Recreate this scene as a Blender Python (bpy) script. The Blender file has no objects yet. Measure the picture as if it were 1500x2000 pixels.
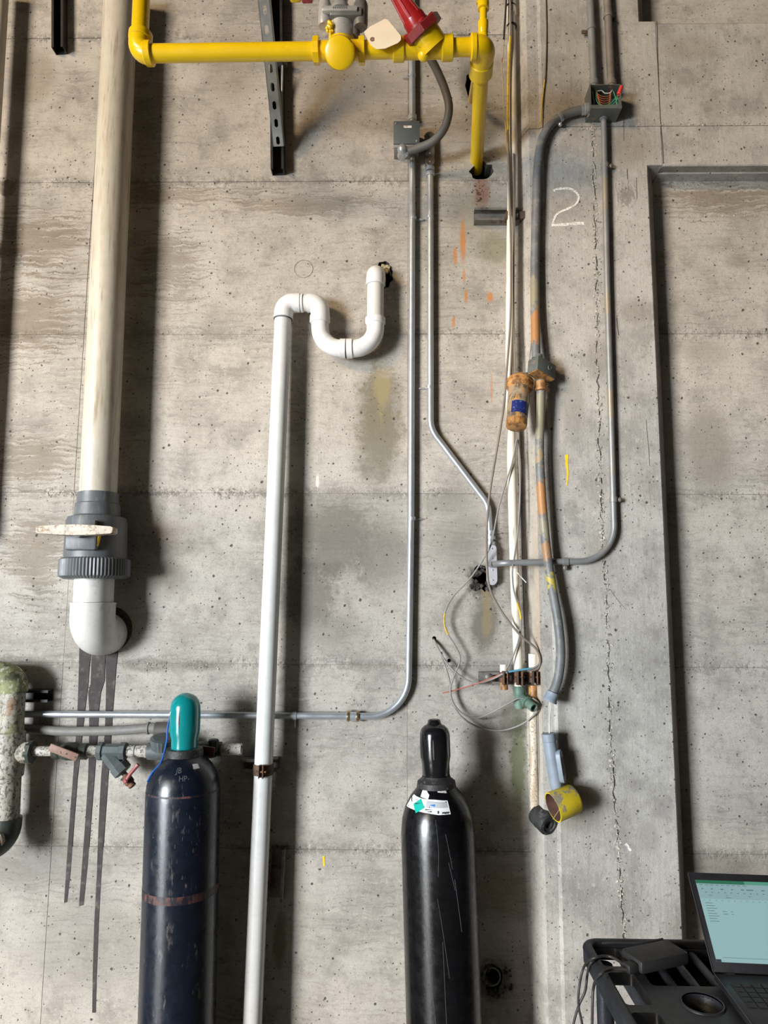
import bpy, bmesh, math, random
from mathutils import Vector, Matrix
from mathutils.geometry import tessellate_polygon
random.seed(7)
sc = bpy.context.scene
col = sc.collection

# ------------------------------------------------------------------ camera
F, DIST, CAMZ, PITCH, ROLL, YAW = 1387.0, 2.547, 1.7, 0.13024, 0.005894, -0.017813
_c, _s = math.cos(YAW), math.sin(YAW)
_r0 = Vector((_c, -_s, 0)); _f0 = Vector((_s, _c, 0))
FWD = _f0*math.cos(PITCH) + Vector((0, 0, math.sin(PITCH)))
_u0 = -_f0*math.sin(PITCH) + Vector((0, 0, math.cos(PITCH)))
RIGHT = _r0*math.cos(ROLL) + _u0*math.sin(ROLL)
UP = -_r0*math.sin(ROLL) + _u0*math.cos(ROLL)
CAM = Vector((0, -DIST, CAMZ))
cam = bpy.data.cameras.new('camera'); cam.sensor_fit = 'VERTICAL'; cam.sensor_height = 36; cam.lens = 36*F/2000
cam.clip_start = 0.05
co = bpy.data.objects.new('camera', cam); col.objects.link(co)
co.matrix_world = Matrix(((RIGHT.x, UP.x, -FWD.x, CAM.x), (RIGHT.y, UP.y, -FWD.y, CAM.y), (RIGHT.z, UP.z, -FWD.z, CAM.z), (0, 0, 0, 1)))
sc.camera = co

# ------------------------------------------------------------------ light
sc.view_settings.view_transform = 'Standard'; sc.view_settings.look = 'None'
sc.view_settings.gamma = 1; sc.view_settings.use_curve_mapping = False
sc.view_settings.exposure = 0.0
w = bpy.data.worlds.new('world'); sc.world = w; w.use_nodes = True
w.node_tree.nodes['Background'].inputs[0].default_value = (1.0, 0.90, 0.78, 1)
w.node_tree.nodes['Background'].inputs[1].default_value = 0.013
def area(name, loc, target, sx, sy, power, colr):
    l = bpy.data.lights.new(name, 'AREA'); l.shape = 'RECTANGLE'; l.size = sx; l.size_y = sy; l.energy = power; l.color = colr
    o = bpy.data.objects.new(name, l); col.objects.link(o); o.location = loc
    o.rotation_euler = (Vector(target)-Vector(loc)).to_track_quat('-Z', 'Y').to_euler()
    return o
area('bay_door_daylight', (-8.2, -8.6, 2.0), (0.1, 0, 1.6), 3.0, 3.8, 2420, (0.94, 1.0, 1.05))
area('upper_warm_fill', (-8.2, -8.6, 6.2), (0.3, 0, 3.0), 2.6, 1.6, 1080, (1.0, 0.73, 0.45))  # warm fill added to tint the upper wall, no known source

# ------------------------------------------------------------------ helpers
def ray(px, py):
    return FWD + RIGHT*((px-750)/F) - UP*((py-1000)/F)
def W(px, py, o=0.0):                      # point of the photo at distance o in front of the wall
    d = ray(px, py); k = (DIST-o)/d.y
    return CAM + d*k
def T(px, py, z):                          # point on a level surface at height z
    d = ray(px, py); return CAM + d*((z-CAMZ)/d.z)
def S(px, py, o, n):                       # metres for n photo pixels at that place
    d = ray(px, py); return n*((DIST-o)/d.y)/F
def proj(p):
    d = p-CAM; k = d.dot(FWD); return 750+F*d.dot(RIGHT)/k, 1000-F*d.dot(UP)/k
X, Y, Z = Vector((1, 0, 0)), Vector((0, 1, 0)), Vector((0, 0, 1))
def V(*a): return Vector(a)
def perp(a):
    a = a.normalized(); t = Z if abs(a.z) < .9 else X
    u = t.cross(a).normalized(); return u, a.cross(u)
def fillet(pts, r, n=10):
    out = [pts[0]]
    for i in range(1, len(pts)-1):
        p, a, b = pts[i], pts[i-1], pts[i+1]
        u = (a-p).normalized(); v = (b-p).normalized(); ang = u.angle(v)
        rr = r[i-1] if isinstance(r, (list, tuple)) else r
        if rr < 1e-5 or ang > 3.1: out.append(p); continue
        d = rr/math.tan(ang/2); d = min(d, (a-p).length*.98, (b-p).length*.98); rr = d*math.tan(ang/2)
        c = p + (u+v).normalized()*math.sqrt(d*d+rr*rr)
        s, e = p+u*d-c, p+v*d-c; tot = s.angle(e)
        for k in range(n+1):
            t = k/n; out.append(c + (s*math.sin((1-t)*tot)+e*math.sin(t*tot))/math.sin(tot))
    out.append(pts[-1]); return out
def smooth(pts, n=6):
    P = [pts[0]*2-pts[1]]+list(pts)+[pts[-1]*2-pts[-2]]; out = []
    for i in range(1, len(P)-2):
        a, b, c, d = P[i-1:i+3]
        for k in range(n):
            t = k/n
            out.append(.5*((2*b)+(c-a)*t+(2*a-5*b+4*c-d)*t*t+(3*b-a-3*c+d)*t**3))
    out.append(pts[-1]); return out

class MB:
    def __init__(s): s.v = []; s.f = []
    def add(s, vs, fs):
        n = len(s.v); s.v += [Vector(q) for q in vs]; s.f += [tuple(n+i for i in q) for q in fs]; return s
    def tube(s, pts, r, seg=16, cap=True, r_end=None, ridge=0):
        n = len(pts); tang = []
        for i in range(n):
            a = pts[max(i-1, 0)]; b = pts[min(i+1, n-1)]; tang.append((b-a).normalized())
        u, v = perp(tang[0]); vs = []; fs = []
        for i in range(n):
            if i:
                ax = tang[i-1].cross(tang[i])
                if ax.length > 1e-7:
                    R = Matrix.Rotation(tang[i-1].angle(tang[i]), 3, ax.normalized()); u = R@u; v = R@v
            ri = r[i] if isinstance(r, (list, tuple)) else r
            if ridge and i % 2: ri *= 1+ridge
            for k in range(seg):
                t = 2*math.pi*k/seg; vs.append(pts[i]+(u*math.cos(t)+v*math.sin(t))*ri)
        for i in range(n-1):
            for k in range(seg):
                q = (k+1) % seg; fs.append((i*seg+k, i*seg+q, (i+1)*seg+q, (i+1)*seg+k))
        if cap: fs.append(tuple(reversed(range(seg)))); fs.append(tuple((n-1)*seg+k for k in range(seg)))
        return s.add(vs, fs)
    def lathe(s, p0, axis, prof, seg=32, cap=True, knurl=0, kn=0, u0=None):
        a = axis.normalized(); u, v = perp(a)
        if u0: u = u0; v = a.cross(u)
        vs = []; fs = []
        for (t, r) in prof:
            for k in range(seg):
                q = 2*math.pi*k/seg; rr = r*(1-(knurl if kn and k % 2 else 0))
                vs.append(p0+a*t+(u*math.cos(q)+v*math.sin(q))*max(rr, 1e-5))
        n = len(prof)
        for i in range(n-1):
            for k in range(seg):
                q = (k+1) % seg; fs.append((i*seg+k, i*seg+q, (i+1)*seg+q, (i+1)*seg+k))
        if cap: fs.append(tuple(reversed(range(seg)))); fs.append(tuple((n-1)*seg+k for k in range(seg)))
        return s.add(vs, fs)
    def cyl(s, a, b, r, seg=24, bev=0, r2=None):
        L = (b-a).length; r2 = r if r2 is None else r2
        pr = [(0, r), (L, r2)] if not bev else [(0, r-bev), (bev, r), (L-bev, r2), (L, r2-bev)]
        return s.lathe(a, b-a, pr, seg)
    def box(s, c, size, R=None, bev=0):
        bm = bmesh.new(); bmesh.ops.create_cube(bm, size=1)
        for q in bm.verts: q.co = Vector((q.co.x*size[0], q.co.y*size[1], q.co.z*size[2]))
        if bev: bmesh.ops.bevel(bm, geom=list(bm.edges), offset=bev, segments=2, affect='EDGES', profile=.5)
        bm.verts.index_update()
        R = R or Matrix.Identity(3)
        s.add([c+R@q.co for q in bm.verts], [[q.index for q in f.verts] for f in bm.faces]); bm.free(); return s
    def prism(s, pts, vec):
        n = len(pts); vs = list(pts)+[p+vec for p in pts]
        tri = tessellate_polygon([pts])
        fs = [tuple(t) for t in tri]+[tuple(n+i for i in reversed(t)) for t in tri]
        fs += [(i, (i+1) % n, n+(i+1) % n, n+i) for i in range(n)]
        return s.add(vs, fs)
    def plate(s, outer, holes, fn, thick):   # outer and holes: 2D loops, fn(x, y, depth) -> 3D
        loops = [outer]+holes; flat = [p for l in loops for p in l]; n = len(flat)
        tri = tessellate_polygon([[Vector((p[0], p[1], 0)) for p in l] for l in loops])
        vs = [fn(p[0], p[1], 0) for p in flat]+[fn(p[0], p[1], thick) for p in flat]
        fs = [tuple(t) for t in tri]+[tuple(n+i for i in reversed(t)) for t in tri]
        b = 0
        for l in loops:
            m = len(l); fs += [(b+i, b+(i+1) % m, n+b+(i+1) % m, n+b+i) for i in range(m)]; b += m
        return s.add(vs, fs)
    def ball(s, c, r, seg=20, sx=None):
        pr = [(-r*math.cos(math.pi*i/10), r*math.sin(math.pi*i/10)) for i in range(11)]
        return s.lathe(c, sx or Z, pr, seg, cap=False)
    def build(s, name, m, parent=None, ang=38, flat=False):
        me = bpy.data.meshes.new(name)
        if parent:
            q = parent
            while q.parent: q = q.parent
            org = q.location.copy()
        else:
            org = Vector(((min(p.x for p in s.v)+max(p.x for p in s.v))/2, (min(p.y for p in s.v)+max(p.y for p in s.v))/2, min(p.z for p in s.v)))
        me.from_pydata([tuple(p-org) for p in s.v], [], s.f)
        bm = bmesh.new(); bm.from_mesh(me); bmesh.ops.recalc_face_normals(bm, faces=bm.faces); bm.to_mesh(me); bm.free()
        if not flat:
            me.polygons.foreach_set('use_smooth', [True]*len(me.polygons)); me.set_sharp_from_angle(angle=math.radians(ang))
        me.materials.append(m)
        o = bpy.data.objects.new(name, me); col.objects.link(o)
        if parent: o.parent = parent
        else: o.location = org
        return o
def tag(o, label=None, cat=None, group=None, kind=None):
    if label: o['label'] = label
    if cat: o['category'] = cat
    if group: o['group'] = group
    if kind: o['kind'] = kind
    return o
def thing(name, label, cat, loc, group=None, kind=None):
    o = bpy.data.objects.new(name, None); col.objects.link(o); o.location = loc; o.empty_display_size = .05
    return tag(o, label, cat, group, kind)
def strut(mb, p0, p1, out, width=.041, depth=.041, th=.0026, lip=.009):   # open channel, mouth towards `out`
    a = (p1-p0).normalized(); out = (out-a*out.dot(a)).normalized(); s = a.cross(out)
    h = width/2; prof = [(-h+lip, depth), (-h, depth), (-h, 0), (h, 0), (h, depth), (h-lip, depth), (h-lip, depth-th), (h-th, depth-th), (h-th, th), (-h+th, th), (-h+th, depth-th), (-h+lip, depth-th)]
    return mb.prism([p0+s*x+out*y for x, y in prof], p1-p0)
_fonts = {}
def text2d(body, size):
    c = bpy.data.curves.new('t', 'FONT'); c.body = body; c.size = size; c.align_x = 'CENTER'; c.align_y = 'CENTER'; c.resolution_u = 2
    o = bpy.data.objects.new('t', c); col.objects.link(o)
    me = o.evaluated_get(bpy.context.evaluated_depsgraph_get()).to_mesh()
    r = [(v.co.x, v.co.y) for v in me.vertices], [tuple(p.vertices) for p in me.polygons]
    bpy.data.objects.remove(o); bpy.data.curves.remove(c); return r

# ------------------------------------------------------------------ materials
def nt(name):
    m = bpy.data.materials.new(name); m.use_nodes = True; t = m.node_tree
    return m, t, t.nodes['Principled BSDF']
class N:
    def __init__(s, t): s.t = t
    def n(s, typ, **kw):
        q = s.t.nodes.new(typ)
        for k, v in kw.items(): setattr(q, k, v)
        return q
    def set(s, sock, v):
        if isinstance(v, bpy.types.NodeSocket): s.t.links.new(v, sock)
        else: sock.default_value = v
    def math(s, op, a, b=0.0, c=0.0, clamp=False):
        q = s.n('ShaderNodeMath', operation=op, use_clamp=clamp); s.set(q.inputs[0], a); s.set(q.inputs[1], b); s.set(q.inputs[2], c); return q.outputs[0]
    def vm(s, op, a, b=(0, 0, 0)):
        q = s.n('ShaderNodeVectorMath', operation=op); s.set(q.inputs[0], a); s.set(q.inputs[1], b)
        return q.outputs['Value'] if op in ('LENGTH', 'DISTANCE', 'DOT_PRODUCT') else q.outputs[0]
    def noise(s, vec, scale, detail=4, rough=.55, out='Fac', dist=0):
        q = s.n('ShaderNodeTexNoise'); s.set(q.inputs['Vector'], vec); q.inputs['Scale'].default_value = scale
        q.inputs['Detail'].default_value = detail; q.inputs['Roughness'].default_value = rough; q.inputs['Distortion'].default_value = dist
        return q.outputs[out]
    def ramp(s, v, a, b, lo=0.0, hi=1.0):
        q = s.n('ShaderNodeMapRange', interpolation_type='SMOOTHSTEP'); s.set(q.inputs[0], v)
        s.set(q.inputs[1], a); s.set(q.inputs[2], b); s.set(q.inputs[3], lo); s.set(q.inputs[4], hi); return q.outputs[0]
    def mix(s, f, a, b, mode='MIX'):
        q = s.n('ShaderNodeMix', data_type='RGBA', blend_type=mode); s.set(q.inputs[0], f)
        for i, v in ((6, a), (7, b)):
            s.set(q.inputs[i], v if isinstance(v, bpy.types.NodeSocket) else (v[0], v[1], v[2], 1))
        return q.outputs[2]
    def gray(s, v):
        q = s.n('ShaderNodeCombineColor'); [s.set(q.inputs[i], v) for i in range(3)]; return q.outputs[0]
    def bump(s, h, strength=.3, dist=.002, nrm=None):
        q = s.n('ShaderNodeBump'); q.inputs['Strength'].default_value = strength; q.inputs['Distance'].default_value = dist
        s.set(q.inputs['Height'], h)
        if nrm: s.set(q.inputs['Normal'], nrm)
        return q.outputs[0]
def zbands(m, bands):                      # paint splashed on lengths of a pipe: (top, bottom, colour)
    t = m.node_tree; k = N(t); p = t.nodes['Principled BSDF']; pos = k.n('ShaderNodeNewGeometry').outputs['Position']
    sep = k.n('ShaderNodeSeparateXYZ'); k.set(sep.inputs[0], pos); cur = p.inputs['Base Color'].links[0].from_socket
    nz = k.math('MULTIPLY', k.math('SUBTRACT', k.noise(pos, 38, 4, .65), .5), .16)
    for z1, z0, c in bands:
        d = k.math('ADD', k.math('ABSOLUTE', k.math('SUBTRACT', sep.outputs[2], (z0+z1)/2)), nz)
        cur = k.mix(k.ramp(d, (z1-z0)/2+.008, (z1-z0)/2-.008, 0, .9), cur, c)
    k.set(p.inputs['Base Color'], cur); return m
def mat(name, c, rough=.5, metal=0.0, var=.12, vs=18, dirt=(), bump=0, bs=120, spec=.5, coat=0, trans=0):
    m, t, p = nt(name); k = N(t); pos = k.n('ShaderNodeNewGeometry').outputs['Position']
    cc = k.mix(k.ramp(k.noise(pos, vs), .25, .75), tuple(x*(1-var) for x in c), tuple(min(1, x*(1+var)) for x in c))
    for d in dirt:                         # (colour, scale, lo, hi, strength, stretch)
        vec = k.vm('MULTIPLY', pos, d[5]) if len(d) > 5 else pos
        f = k.math('MULTIPLY', k.ramp(k.noise(vec, d[1], 6, .62), d[2], d[3]), d[4])
        cc = k.mix(f, cc, d[0])
    k.set(p.inputs['Base Color'], cc)
    k.set(p.inputs['Roughness'], k.ramp(k.noise(pos, vs*2.3), .2, .8, max(0.02, rough-.07), min(1, rough+.07)))
    p.inputs['Metallic'].default_value = metal; p.inputs['Specular IOR Level'].default_value = spec
    if coat: p.inputs['Coat Weight'].default_value = coat; p.inputs['Coat Roughness'].default_value = .12
    if trans: p.inputs['Transmission Weight'].default_value = trans
    if bump: k.set(p.inputs['Normal'], k.bump(k.noise(pos, bs, 5), bump, .002))
    return m
ROWPX = [72, 355, 653, 963, 1297, 1657]
ROWZ = [W(500, y).z for y in ROWPX]
def concrete(name, base, stains, grain='h', joints=True):
    m, t, p = nt(name); k = N(t); pos = k.n('ShaderNodeNewGeometry').outputs['Position']
    inf = k.n('ShaderNodeObjectInfo')
    sep = k.n('ShaderNodeSeparateXYZ'); k.set(sep.inputs[0], pos); z = sep.outputs[2]
    def B(q): return tuple(min(1, x*q) for x in base)
    big = k.noise(pos, 2.1, 3, .6); med = k.noise(pos, 7.5, 5, .68)
    st = (5, 5, 85) if grain == 'h' else (70, 70, 3.5)
    wob = k.vm('ADD', pos, k.vm('MULTIPLY', k.gray(med), (0.07, .07, .07)))
    streak = k.noise(k.vm('MULTIPLY', wob, st), 1.5, 5, .72)
    grit = k.noise(pos, 55, 4, .72); fine = k.noise(pos, 210, 2, .7)
    c = k.mix(k.ramp(big, .36, .64), B(.84), B(1.10))
    c = k.mix(k.ramp(med, .46, .68, 0, .60), c, B(.52))
    c = k.mix(k.ramp(med, .50, .30, 0, .40), c, (base[0]*1.22, base[1]*1.26, base[2]*1.32))
    sm = k.ramp(big, .60, .38, .30 if grain == 'h' else .15, 1.0 if grain == 'h' else .6)
    c = k.mix(k.math('MULTIPLY', k.ramp(streak, .50, .66, 0, .62), sm), c, B(.46))
    c = k.mix(k.math('MULTIPLY', k.ramp(streak, .45, .28, 0, .55), sm), c, B(1.3))
    c = k.mix(k.ramp(fine, .50, .74, 0, .48), c, B(.45))
    c = k.mix(k.ramp(grit, .54, .72, 0, .60), c, B(.40))
    c = k.mix(k.ramp(grit, .44, .30, 0, .40), c, B(1.4))
    h = k.math('ADD', k.math('MULTIPLY', streak, .55), k.math('ADD', k.math('MULTIPLY', grit, .7), k.math('MULTIPLY', fine, .2)))
    if joints:
        d = None
        for zj in ROWZ:
            q = k.math('ABSOLUTE', k.math('SUBTRACT', z, zj)); d = q if d is None else k.math('MINIMUM', d, q)
        d = k.math('ADD', d, k.math('MULTIPLY', k.math('SUBTRACT', med, .5), .06))
        f = k.math('MULTIPLY', k.ramp(d, .034, .000, 0, .72), k.math('MULTIPLY', k.ramp(k.math('ADD', med, k.math('SUBTRACT', grit, .5)), .38, .62), k.ramp(big, .40, .60, .25, 1.0)))
        c = k.mix(f, c, B(.36))
        h = k.math('ADD', h, k.math('MULTIPLY', k.math('MULTIPLY', f, grit), 2.4))
    dn = k.math('MULTIPLY', k.math('SUBTRACT', grit, .5), 1.1); dm = k.math('SUBTRACT', med, .5); ds = k.math('SUBTRACT', streak, .5)
    for (px, py, rx, ry, cl, a, nz) in stains:
        ctr = W(px, py, 0 if joints else .1); sx = S(px, py, 0, rx); sz = S(px, py, 0, ry)
        v = k.vm('MULTIPLY', k.vm('SUBTRACT', pos, (ctr.x, 0, ctr.z)), (1/sx, 0, 1/sz))
        dd = k.math('ADD', k.vm('LENGTH', v), k.math('MULTIPLY_ADD', dm if nz < 1.5 else ds, nz*1.9 if nz < 1.5 else -4.2, dn))
        c = k.mix(k.ramp(dd, 1.05, .40, 0, a), c, cl)
    jit = k.vm('ADD', pos, k.vm('MULTIPLY', k.gray(grit), (.010, .003, .013)))
    for sc_, th, keep in ((40, .19, .905), (17, .095, .72), (78, .24, .82)):     # bug holes
        vo = k.n('ShaderNodeTexVoronoi'); k.set(vo.inputs['Vector'], jit); vo.inputs['Scale'].default_value = sc_
        sp = k.n('ShaderNodeSeparateColor'); k.set(sp.inputs[0], vo.outputs['Color'])
        f = k.math('MULTIPLY', k.ramp(vo.outputs['Distance'], th, th*.6), k.math('GREATER_THAN', sp.outputs[0], keep))
        c = k.mix(k.math('MULTIPLY', f, .85), c, (.05, .042, .034))
        if sc_ < 50: h = k.math('SUBTRACT', h, k.math('MULTIPLY', f, 2.0))
    tone = k.math('ADD', .95, k.math('MULTIPLY', inf.outputs['Random'], .10))
    c = k.mix(1.0, c, k.gray(tone), 'MULTIPLY')
    k.set(p.inputs['Base Color'], c); p.inputs['Roughness'].default_value = .88; p.inputs['Specular IOR Level'].default_value = .25
    k.set(p.inputs['Normal'], k.bump(h, .6, .004))
    return m
DK = (.12, .105, .085); GR = (.22, .205, .17); MOSS = (.13, .145, .07); RUST = (.50, .19, .035); BRN = (.17, .115, .065); LT = (.62, .57, .50)
wall_stains = [
    (740, 820, 58, 150, (.165, .14, .09), .85, 1.0), (747, 765, 20, 70, (.34, .27, .13), .55, 1.0), (735, 900, 45, 60, GR, .5, 1.0),
    (650, 1050, 120, 95, (.16, .145, .12), .75, 1.2), (600, 1160, 75, 80, (.15, .135, .115), .75, 1.2), (740, 1080, 75, 100, (.19, .17, .145), .65, 1.2), (640, 1230, 80, 40, GR, .45, 1.2),
    (900, 1060, 70, 70, (.22, .20, .17), .5, 1.2), (870, 980, 60, 30, GR, .5, 1.0),
    (70, 470, 120, 70, (.17, .135, .095), .62, 1.7), (60, 620, 100, 90, (.19, .15, .105), .62, 1.7), (330, 520, 70, 90, (.20, .17, .13), .62, 1.7), (60, 900, 110, 60, (.2, .165, .12), .62, 1.7),
    (330, 380, 160, 26, (.2, .165, .125), .62, 1.7), (600, 400, 170, 26, (.22, .185, .14), .62, 1.7), (70, 1080, 80, 100, (.2, .165, .12), .62, 1.7), (320, 1130, 60, 50, (.21, .18, .14), .5, 1.2),
    (700, 170, 140, 60, (.23, .185, .135), .4, 1.0), (450, 130, 70, 90, (.26, .21, .155), .35, 1.0), (60, 150, 60, 80, (.2, .16, .115), .5, 1.0),
    (965, 485, 48, 45, MOSS, .6, 1.0), (930, 420, 60, 60, (.30, .26, .17), .5, 1.0), (1012, 1490, 24, 110, MOSS, .85, 1.0), (1000, 1400, 34, 60, (.10, .10, .07), .6, 1.4), (546, 1840, 16, 70, MOSS, .7, 1.0),
    (904, 470, 7, 58, RUST, .8, .35), (889, 500, 5, 26, RUST, .75, .3), (910, 578, 4, 20, RUST, .8, .3), (957, 580, 8, 14, RUST, .8, .3), (886, 628, 4, 16, RUST, .75, .3), (906, 540, 4, 18, RUST, .6, .3), (960, 760, 3, 40, RUST, .5, .3),
    (940, 375, 22, 45, (.24, .11, .075), .75, 1.0), (918, 160, 26, 50, DK, .6, .9), (945, 1135, 38, 42, (.06, .052, .045), .85, .8), (945, 1215, 34, 80, (.12, .11, .085), .8, 1.0), (950, 1190, 13, 70, (.30, .22, .11), .5, .8),
    (966, 1915, 48, 55, (.07, .06, .05), .85, .7), (975, 1320, 45, 30, (.12, .10, .08), .55, 1.2), (748, 535, 28, 36, (.09, .08, .07), .6, .8), (735, 655, 60, 50, (.2, .165, .13), .5, 1.0),
    (980, 1740, 55, 60, (.33, .2, .1), .35, 1.0), (690, 700, 60, 30, (.2, .165, .13), .35, 1.0), (1014, 330, 14, 30, DK, .7, .8), (1022, 455, 12, 24, DK, .7, .8),
    (1385, 880, 62, 120, (.20, .18, .145), .65, .8), (1400, 390, 140, 40, (.19, .145, .095), .62, 1.7), (1440, 510, 30, 20, (.22, .19, .15), .5, 1.0), (1380, 690, 50, 30, (.23, .2, .16), .4, 1.0), (1400, 1690, 100, 30, DK, .5, 1.0),
    (700, 420, 60, 30, LT, .3, 1.0), (450, 700, 60, 30, LT, .25, 1.0), (640, 1350, 80, 50, LT, .3, 1.0), (300, 1150, 30, 60, LT, .2, 1.0), (620, 940, 4, 18, (.7, .66, .6), .8, .2),
    (285, 1300, 60, 14, DK, .5, 1.4), (390, 1300, 60, 12, DK, .45, 1.4), (960, 1300, 50, 18, (.26, .25, .23), .7, 1.2), (60, 1680, 140, 60, (.2, .185, .165), .45, 1.0), (170, 1850, 150, 90, (.23, .21, .185), .35, 1.2)]
pil_stains = [
    (1350, 95, 60, 30, (.24, .2, .15), .4, 1.0), (1100, 60, 60, 40, (.25, .2, .15), .35, 1.0), (1225, 290, 60, 50, (.23, .195, .15), .45, 1.0), (1225, 380, 20, 24, DK, .5, 1.5),
    (1245, 610, 40, 34, (.22, .195, .16), .55, 1.0), (1120, 800, 26, 90, (.24, .215, .175), .5, 1.0), (1170, 700, 30, 60, (.23, .2, .165), .4, 1.0), (1085, 950, 14, 160, (.26, .245, .22), .5, .8),
    (1170, 1090, 30, 60, (.25, .225, .19), .4, 1.0), (1265, 1635, 26, 34, (.24, .225, .2), .45, .8), (1105, 1470, 20, 70, (.2, .175, .14), .6, .9), (1130, 1590, 60, 40, (.16, .12, .08), .4, 1.0), (1048, 1100, 10, 900, (.4, .35, .28), .3, .5), (1052, 1230, 9, 300, (.46, .33, .22), .4, .5)]
M = {}
BASE = (.435, .40, .352)
M['wall'] = concrete('weathered_concrete', BASE, wall_stains)
M['pilaster'] = concrete('column_concrete', (.43, .405, .368), pil_stains, 'v', False)
M['floor'] = concrete('floor_concrete', (.12, .115, .105), [], 'h', False)
_p = M['floor'].node_tree.nodes['Principled BSDF']; _p.inputs['Roughness'].default_value = .22; _p.inputs['Specular IOR Level'].default_value = .6
M['hole'] = mat('dark_rubble', (.035, .03, .025), .95, var=.5, vs=60, bump=1, bs=90)
M['mortar'] = mat('joint_mortar', (.24, .205, .165), .95, var=.3, vs=90, bump=.8)
M['crumb'] = mat('crumbling_mortar', (.50, .465, .40), .95, var=.35, vs=120, dirt=[((.08, .07, .055), 70, .5, .6, .8)], bump=1, bs=140)
M['tar'] = mat('dark_grout', (.045, .038, .032), .85, var=.5, vs=70, bump=1, bs=70)
M['wet'] = mat('wet_streak', (.046, .038, .036), .8, var=.16, vs=25, dirt=[((.22, .195, .17), 30, .5, .75, .5)])
M['chalk'] = mat('white_chalk', (.80, .79, .76), .95, var=.1, dirt=[((.45, .40, .33), 160, .50, .56, .8)])
M['ypaint'] = mat('yellow_paint_mark', (.80, .55, .02), .7)
M['pvcold'] = mat('aged_cream_pvc', (.53, .485, .40), .42, var=.06, dirt=[((.33, .26, .16), 5, .50, .72, .75, (9, 9, .7)), ((.25, .21, .15), 16, .55, .68, .6, (6, 6, .5))])
M['pvcdirty'] = mat('grey_white_pvc', (.66, .64, .60), .38, var=.06, dirt=[((.38, .35, .30), 30, .55, .70, .45)])
M['pvc'] = mat('white_pvc', (.78, .77, .76), .30, var=.03, dirt=[((.45, .43, .38), 34, .60, .72, .35)])
M['pvcpipe'] = mat('white_pvc_pipe', (.69, .69, .675), .30, var=.04, dirt=[((.5, .48, .43), 8, .55, .72, .25, (5, 5, .6))])
M['gap'] = mat('dark_seam', (.07, .065, .06), .8)
M['gpvc'] = mat('grey_cpvc', (.115, .122, .13), .45, var=.15, vs=12, dirt=[((.26, .25, .23), 22, .52, .75, .5, (4, 4, .8))])
M['handlew'] = mat('peeling_white_handle', (.55, .49, .40), .6, var=.1, dirt=[((.30, .18, .09), 70, .52, .60, .8)], bump=.5)
M['yellow'] = mat('yellow_gas_paint', (.80, .53, .004), .30, var=.05, vs=8, bump=.25, bs=45, coat=.3)
M['silver'] = mat('cast_aluminium', (.46, .47, .46), .36, .35, var=.15, dirt=[((.3, .2, .13), 30, .55, .7, .5)])
M['silverd'] = mat('dark_cast_metal', (.16, .16, .155), .45, .3, var=.2)
M['red'] = mat('red_valve_paint', (.33, .012, .014), .30, var=.15, coat=.3)
M['redd'] = mat('dark_red_valve_paint', (.19, .014, .016), .42, var=.2, bump=.2)
M['blue'] = mat('blue_knob_plastic', (.01, .05, .28), .4)
M['tagp'] = mat('manila_tag_paper', (.78, .68, .52), .9, var=.04)
M['eyelet'] = mat('brown_eyelet', (.26, .11, .08), .6)
M['emt'] = mat('galvanised_conduit', (.50, .53, .56), .34, .65, var=.04, dirt=[((.33, .34, .36), 14, .5, .75, .35)])
M['zinc'] = mat('zinc_fitting', (.50, .53, .56), .3, .6, var=.1)
M['brass'] = mat('brass_tinted_ring', (.46, .33, .15), .3, .9)
M['boxg'] = mat('dark_grey_enclosure', (.085, .098, .105), .5, var=.1)
M['boxside'] = mat('pale_box_side', (.22, .21, .185), .55)
M['sticker'] = mat('white_sticker', (.72, .72, .70), .6, var=.05, dirt=[((.15, .15, .15), 240, .55, .6, .6, (1, 1, .3))])
M['flex'] = mat('grey_flexible_conduit', (.115, .112, .105), .55, var=.15)
M['lbbody'] = mat('aluminium_conduit_body', (.55, .55, .57), .42, .35, var=.12)
M['lbdark'] = mat('tarnished_conduit_body', (.28, .26, .24), .35, .8, var=.2)
M['galv'] = mat('galvanised_strut', (.27, .28, .275), .5, .5, var=.2, dirt=[((.50, .42, .06), 6, .60, .68, .5)])
M['black'] = mat('black_channel_steel', (.022, .021, .02), .5, .2, var=.4)
M['rusty'] = mat('rusty_steel', (.10, .06, .042), .75, .2, var=.4, vs=45, dirt=[((.26, .105, .045), 40, .50, .64, .8), ((.06, .05, .04), 25, .5, .62, .7)], bump=.6)
M['strutw'] = mat('weathered_strut', (.20, .185, .165), .6, .35, var=.3, dirt=[((.10, .06, .04), 30, .5, .62, .8)])
M['cream'] = mat('cream_painted_pipe', (.78, .72, .60), .42, var=.05, dirt=[((.32, .22, .12), 9, .56, .70, .6, (6, 6, .6))])
M['creamrust'] = mat('stained_cream_pipe', (.64, .56, .44), .5, var=.1, dirt=[((.20, .14, .09), 170, .53, .60, .75), ((.40, .24, .12), 9, .50, .66, .7, (4, 4, .7))])
M['tie'] = mat('black_tape', (.02, .02, .02), .5)
M['flexp'] = mat('grey_ribbed_conduit', (.15, .153, .155), .5, var=.2, dirt=[((.10, .10, .10), 8, .5, .62, .6), ((.30, .28, .22), 30, .56, .66, .6)], bump=.3)
_zb = lambda a, b: (W(1055, a, .13).z, W(1055, b, .13).z)
zbands(M['flexp'], [(*_zb(545, 600), (.26, .23, .15)), (*_zb(612, 672), (.42, .19, .06)), (*_zb(765, 870), (.27, .245, .16)), (*_zb(893, 905), (.33, .24, .12)), (*_zb(945, 1005), (.44, .20, .06)), (*_zb(1015, 1050), (.28, .25, .16)), (*_zb(1062, 1092), (.36, .19, .08)), (*_zb(1120, 1150), (.48, .38, .06))])
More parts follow.
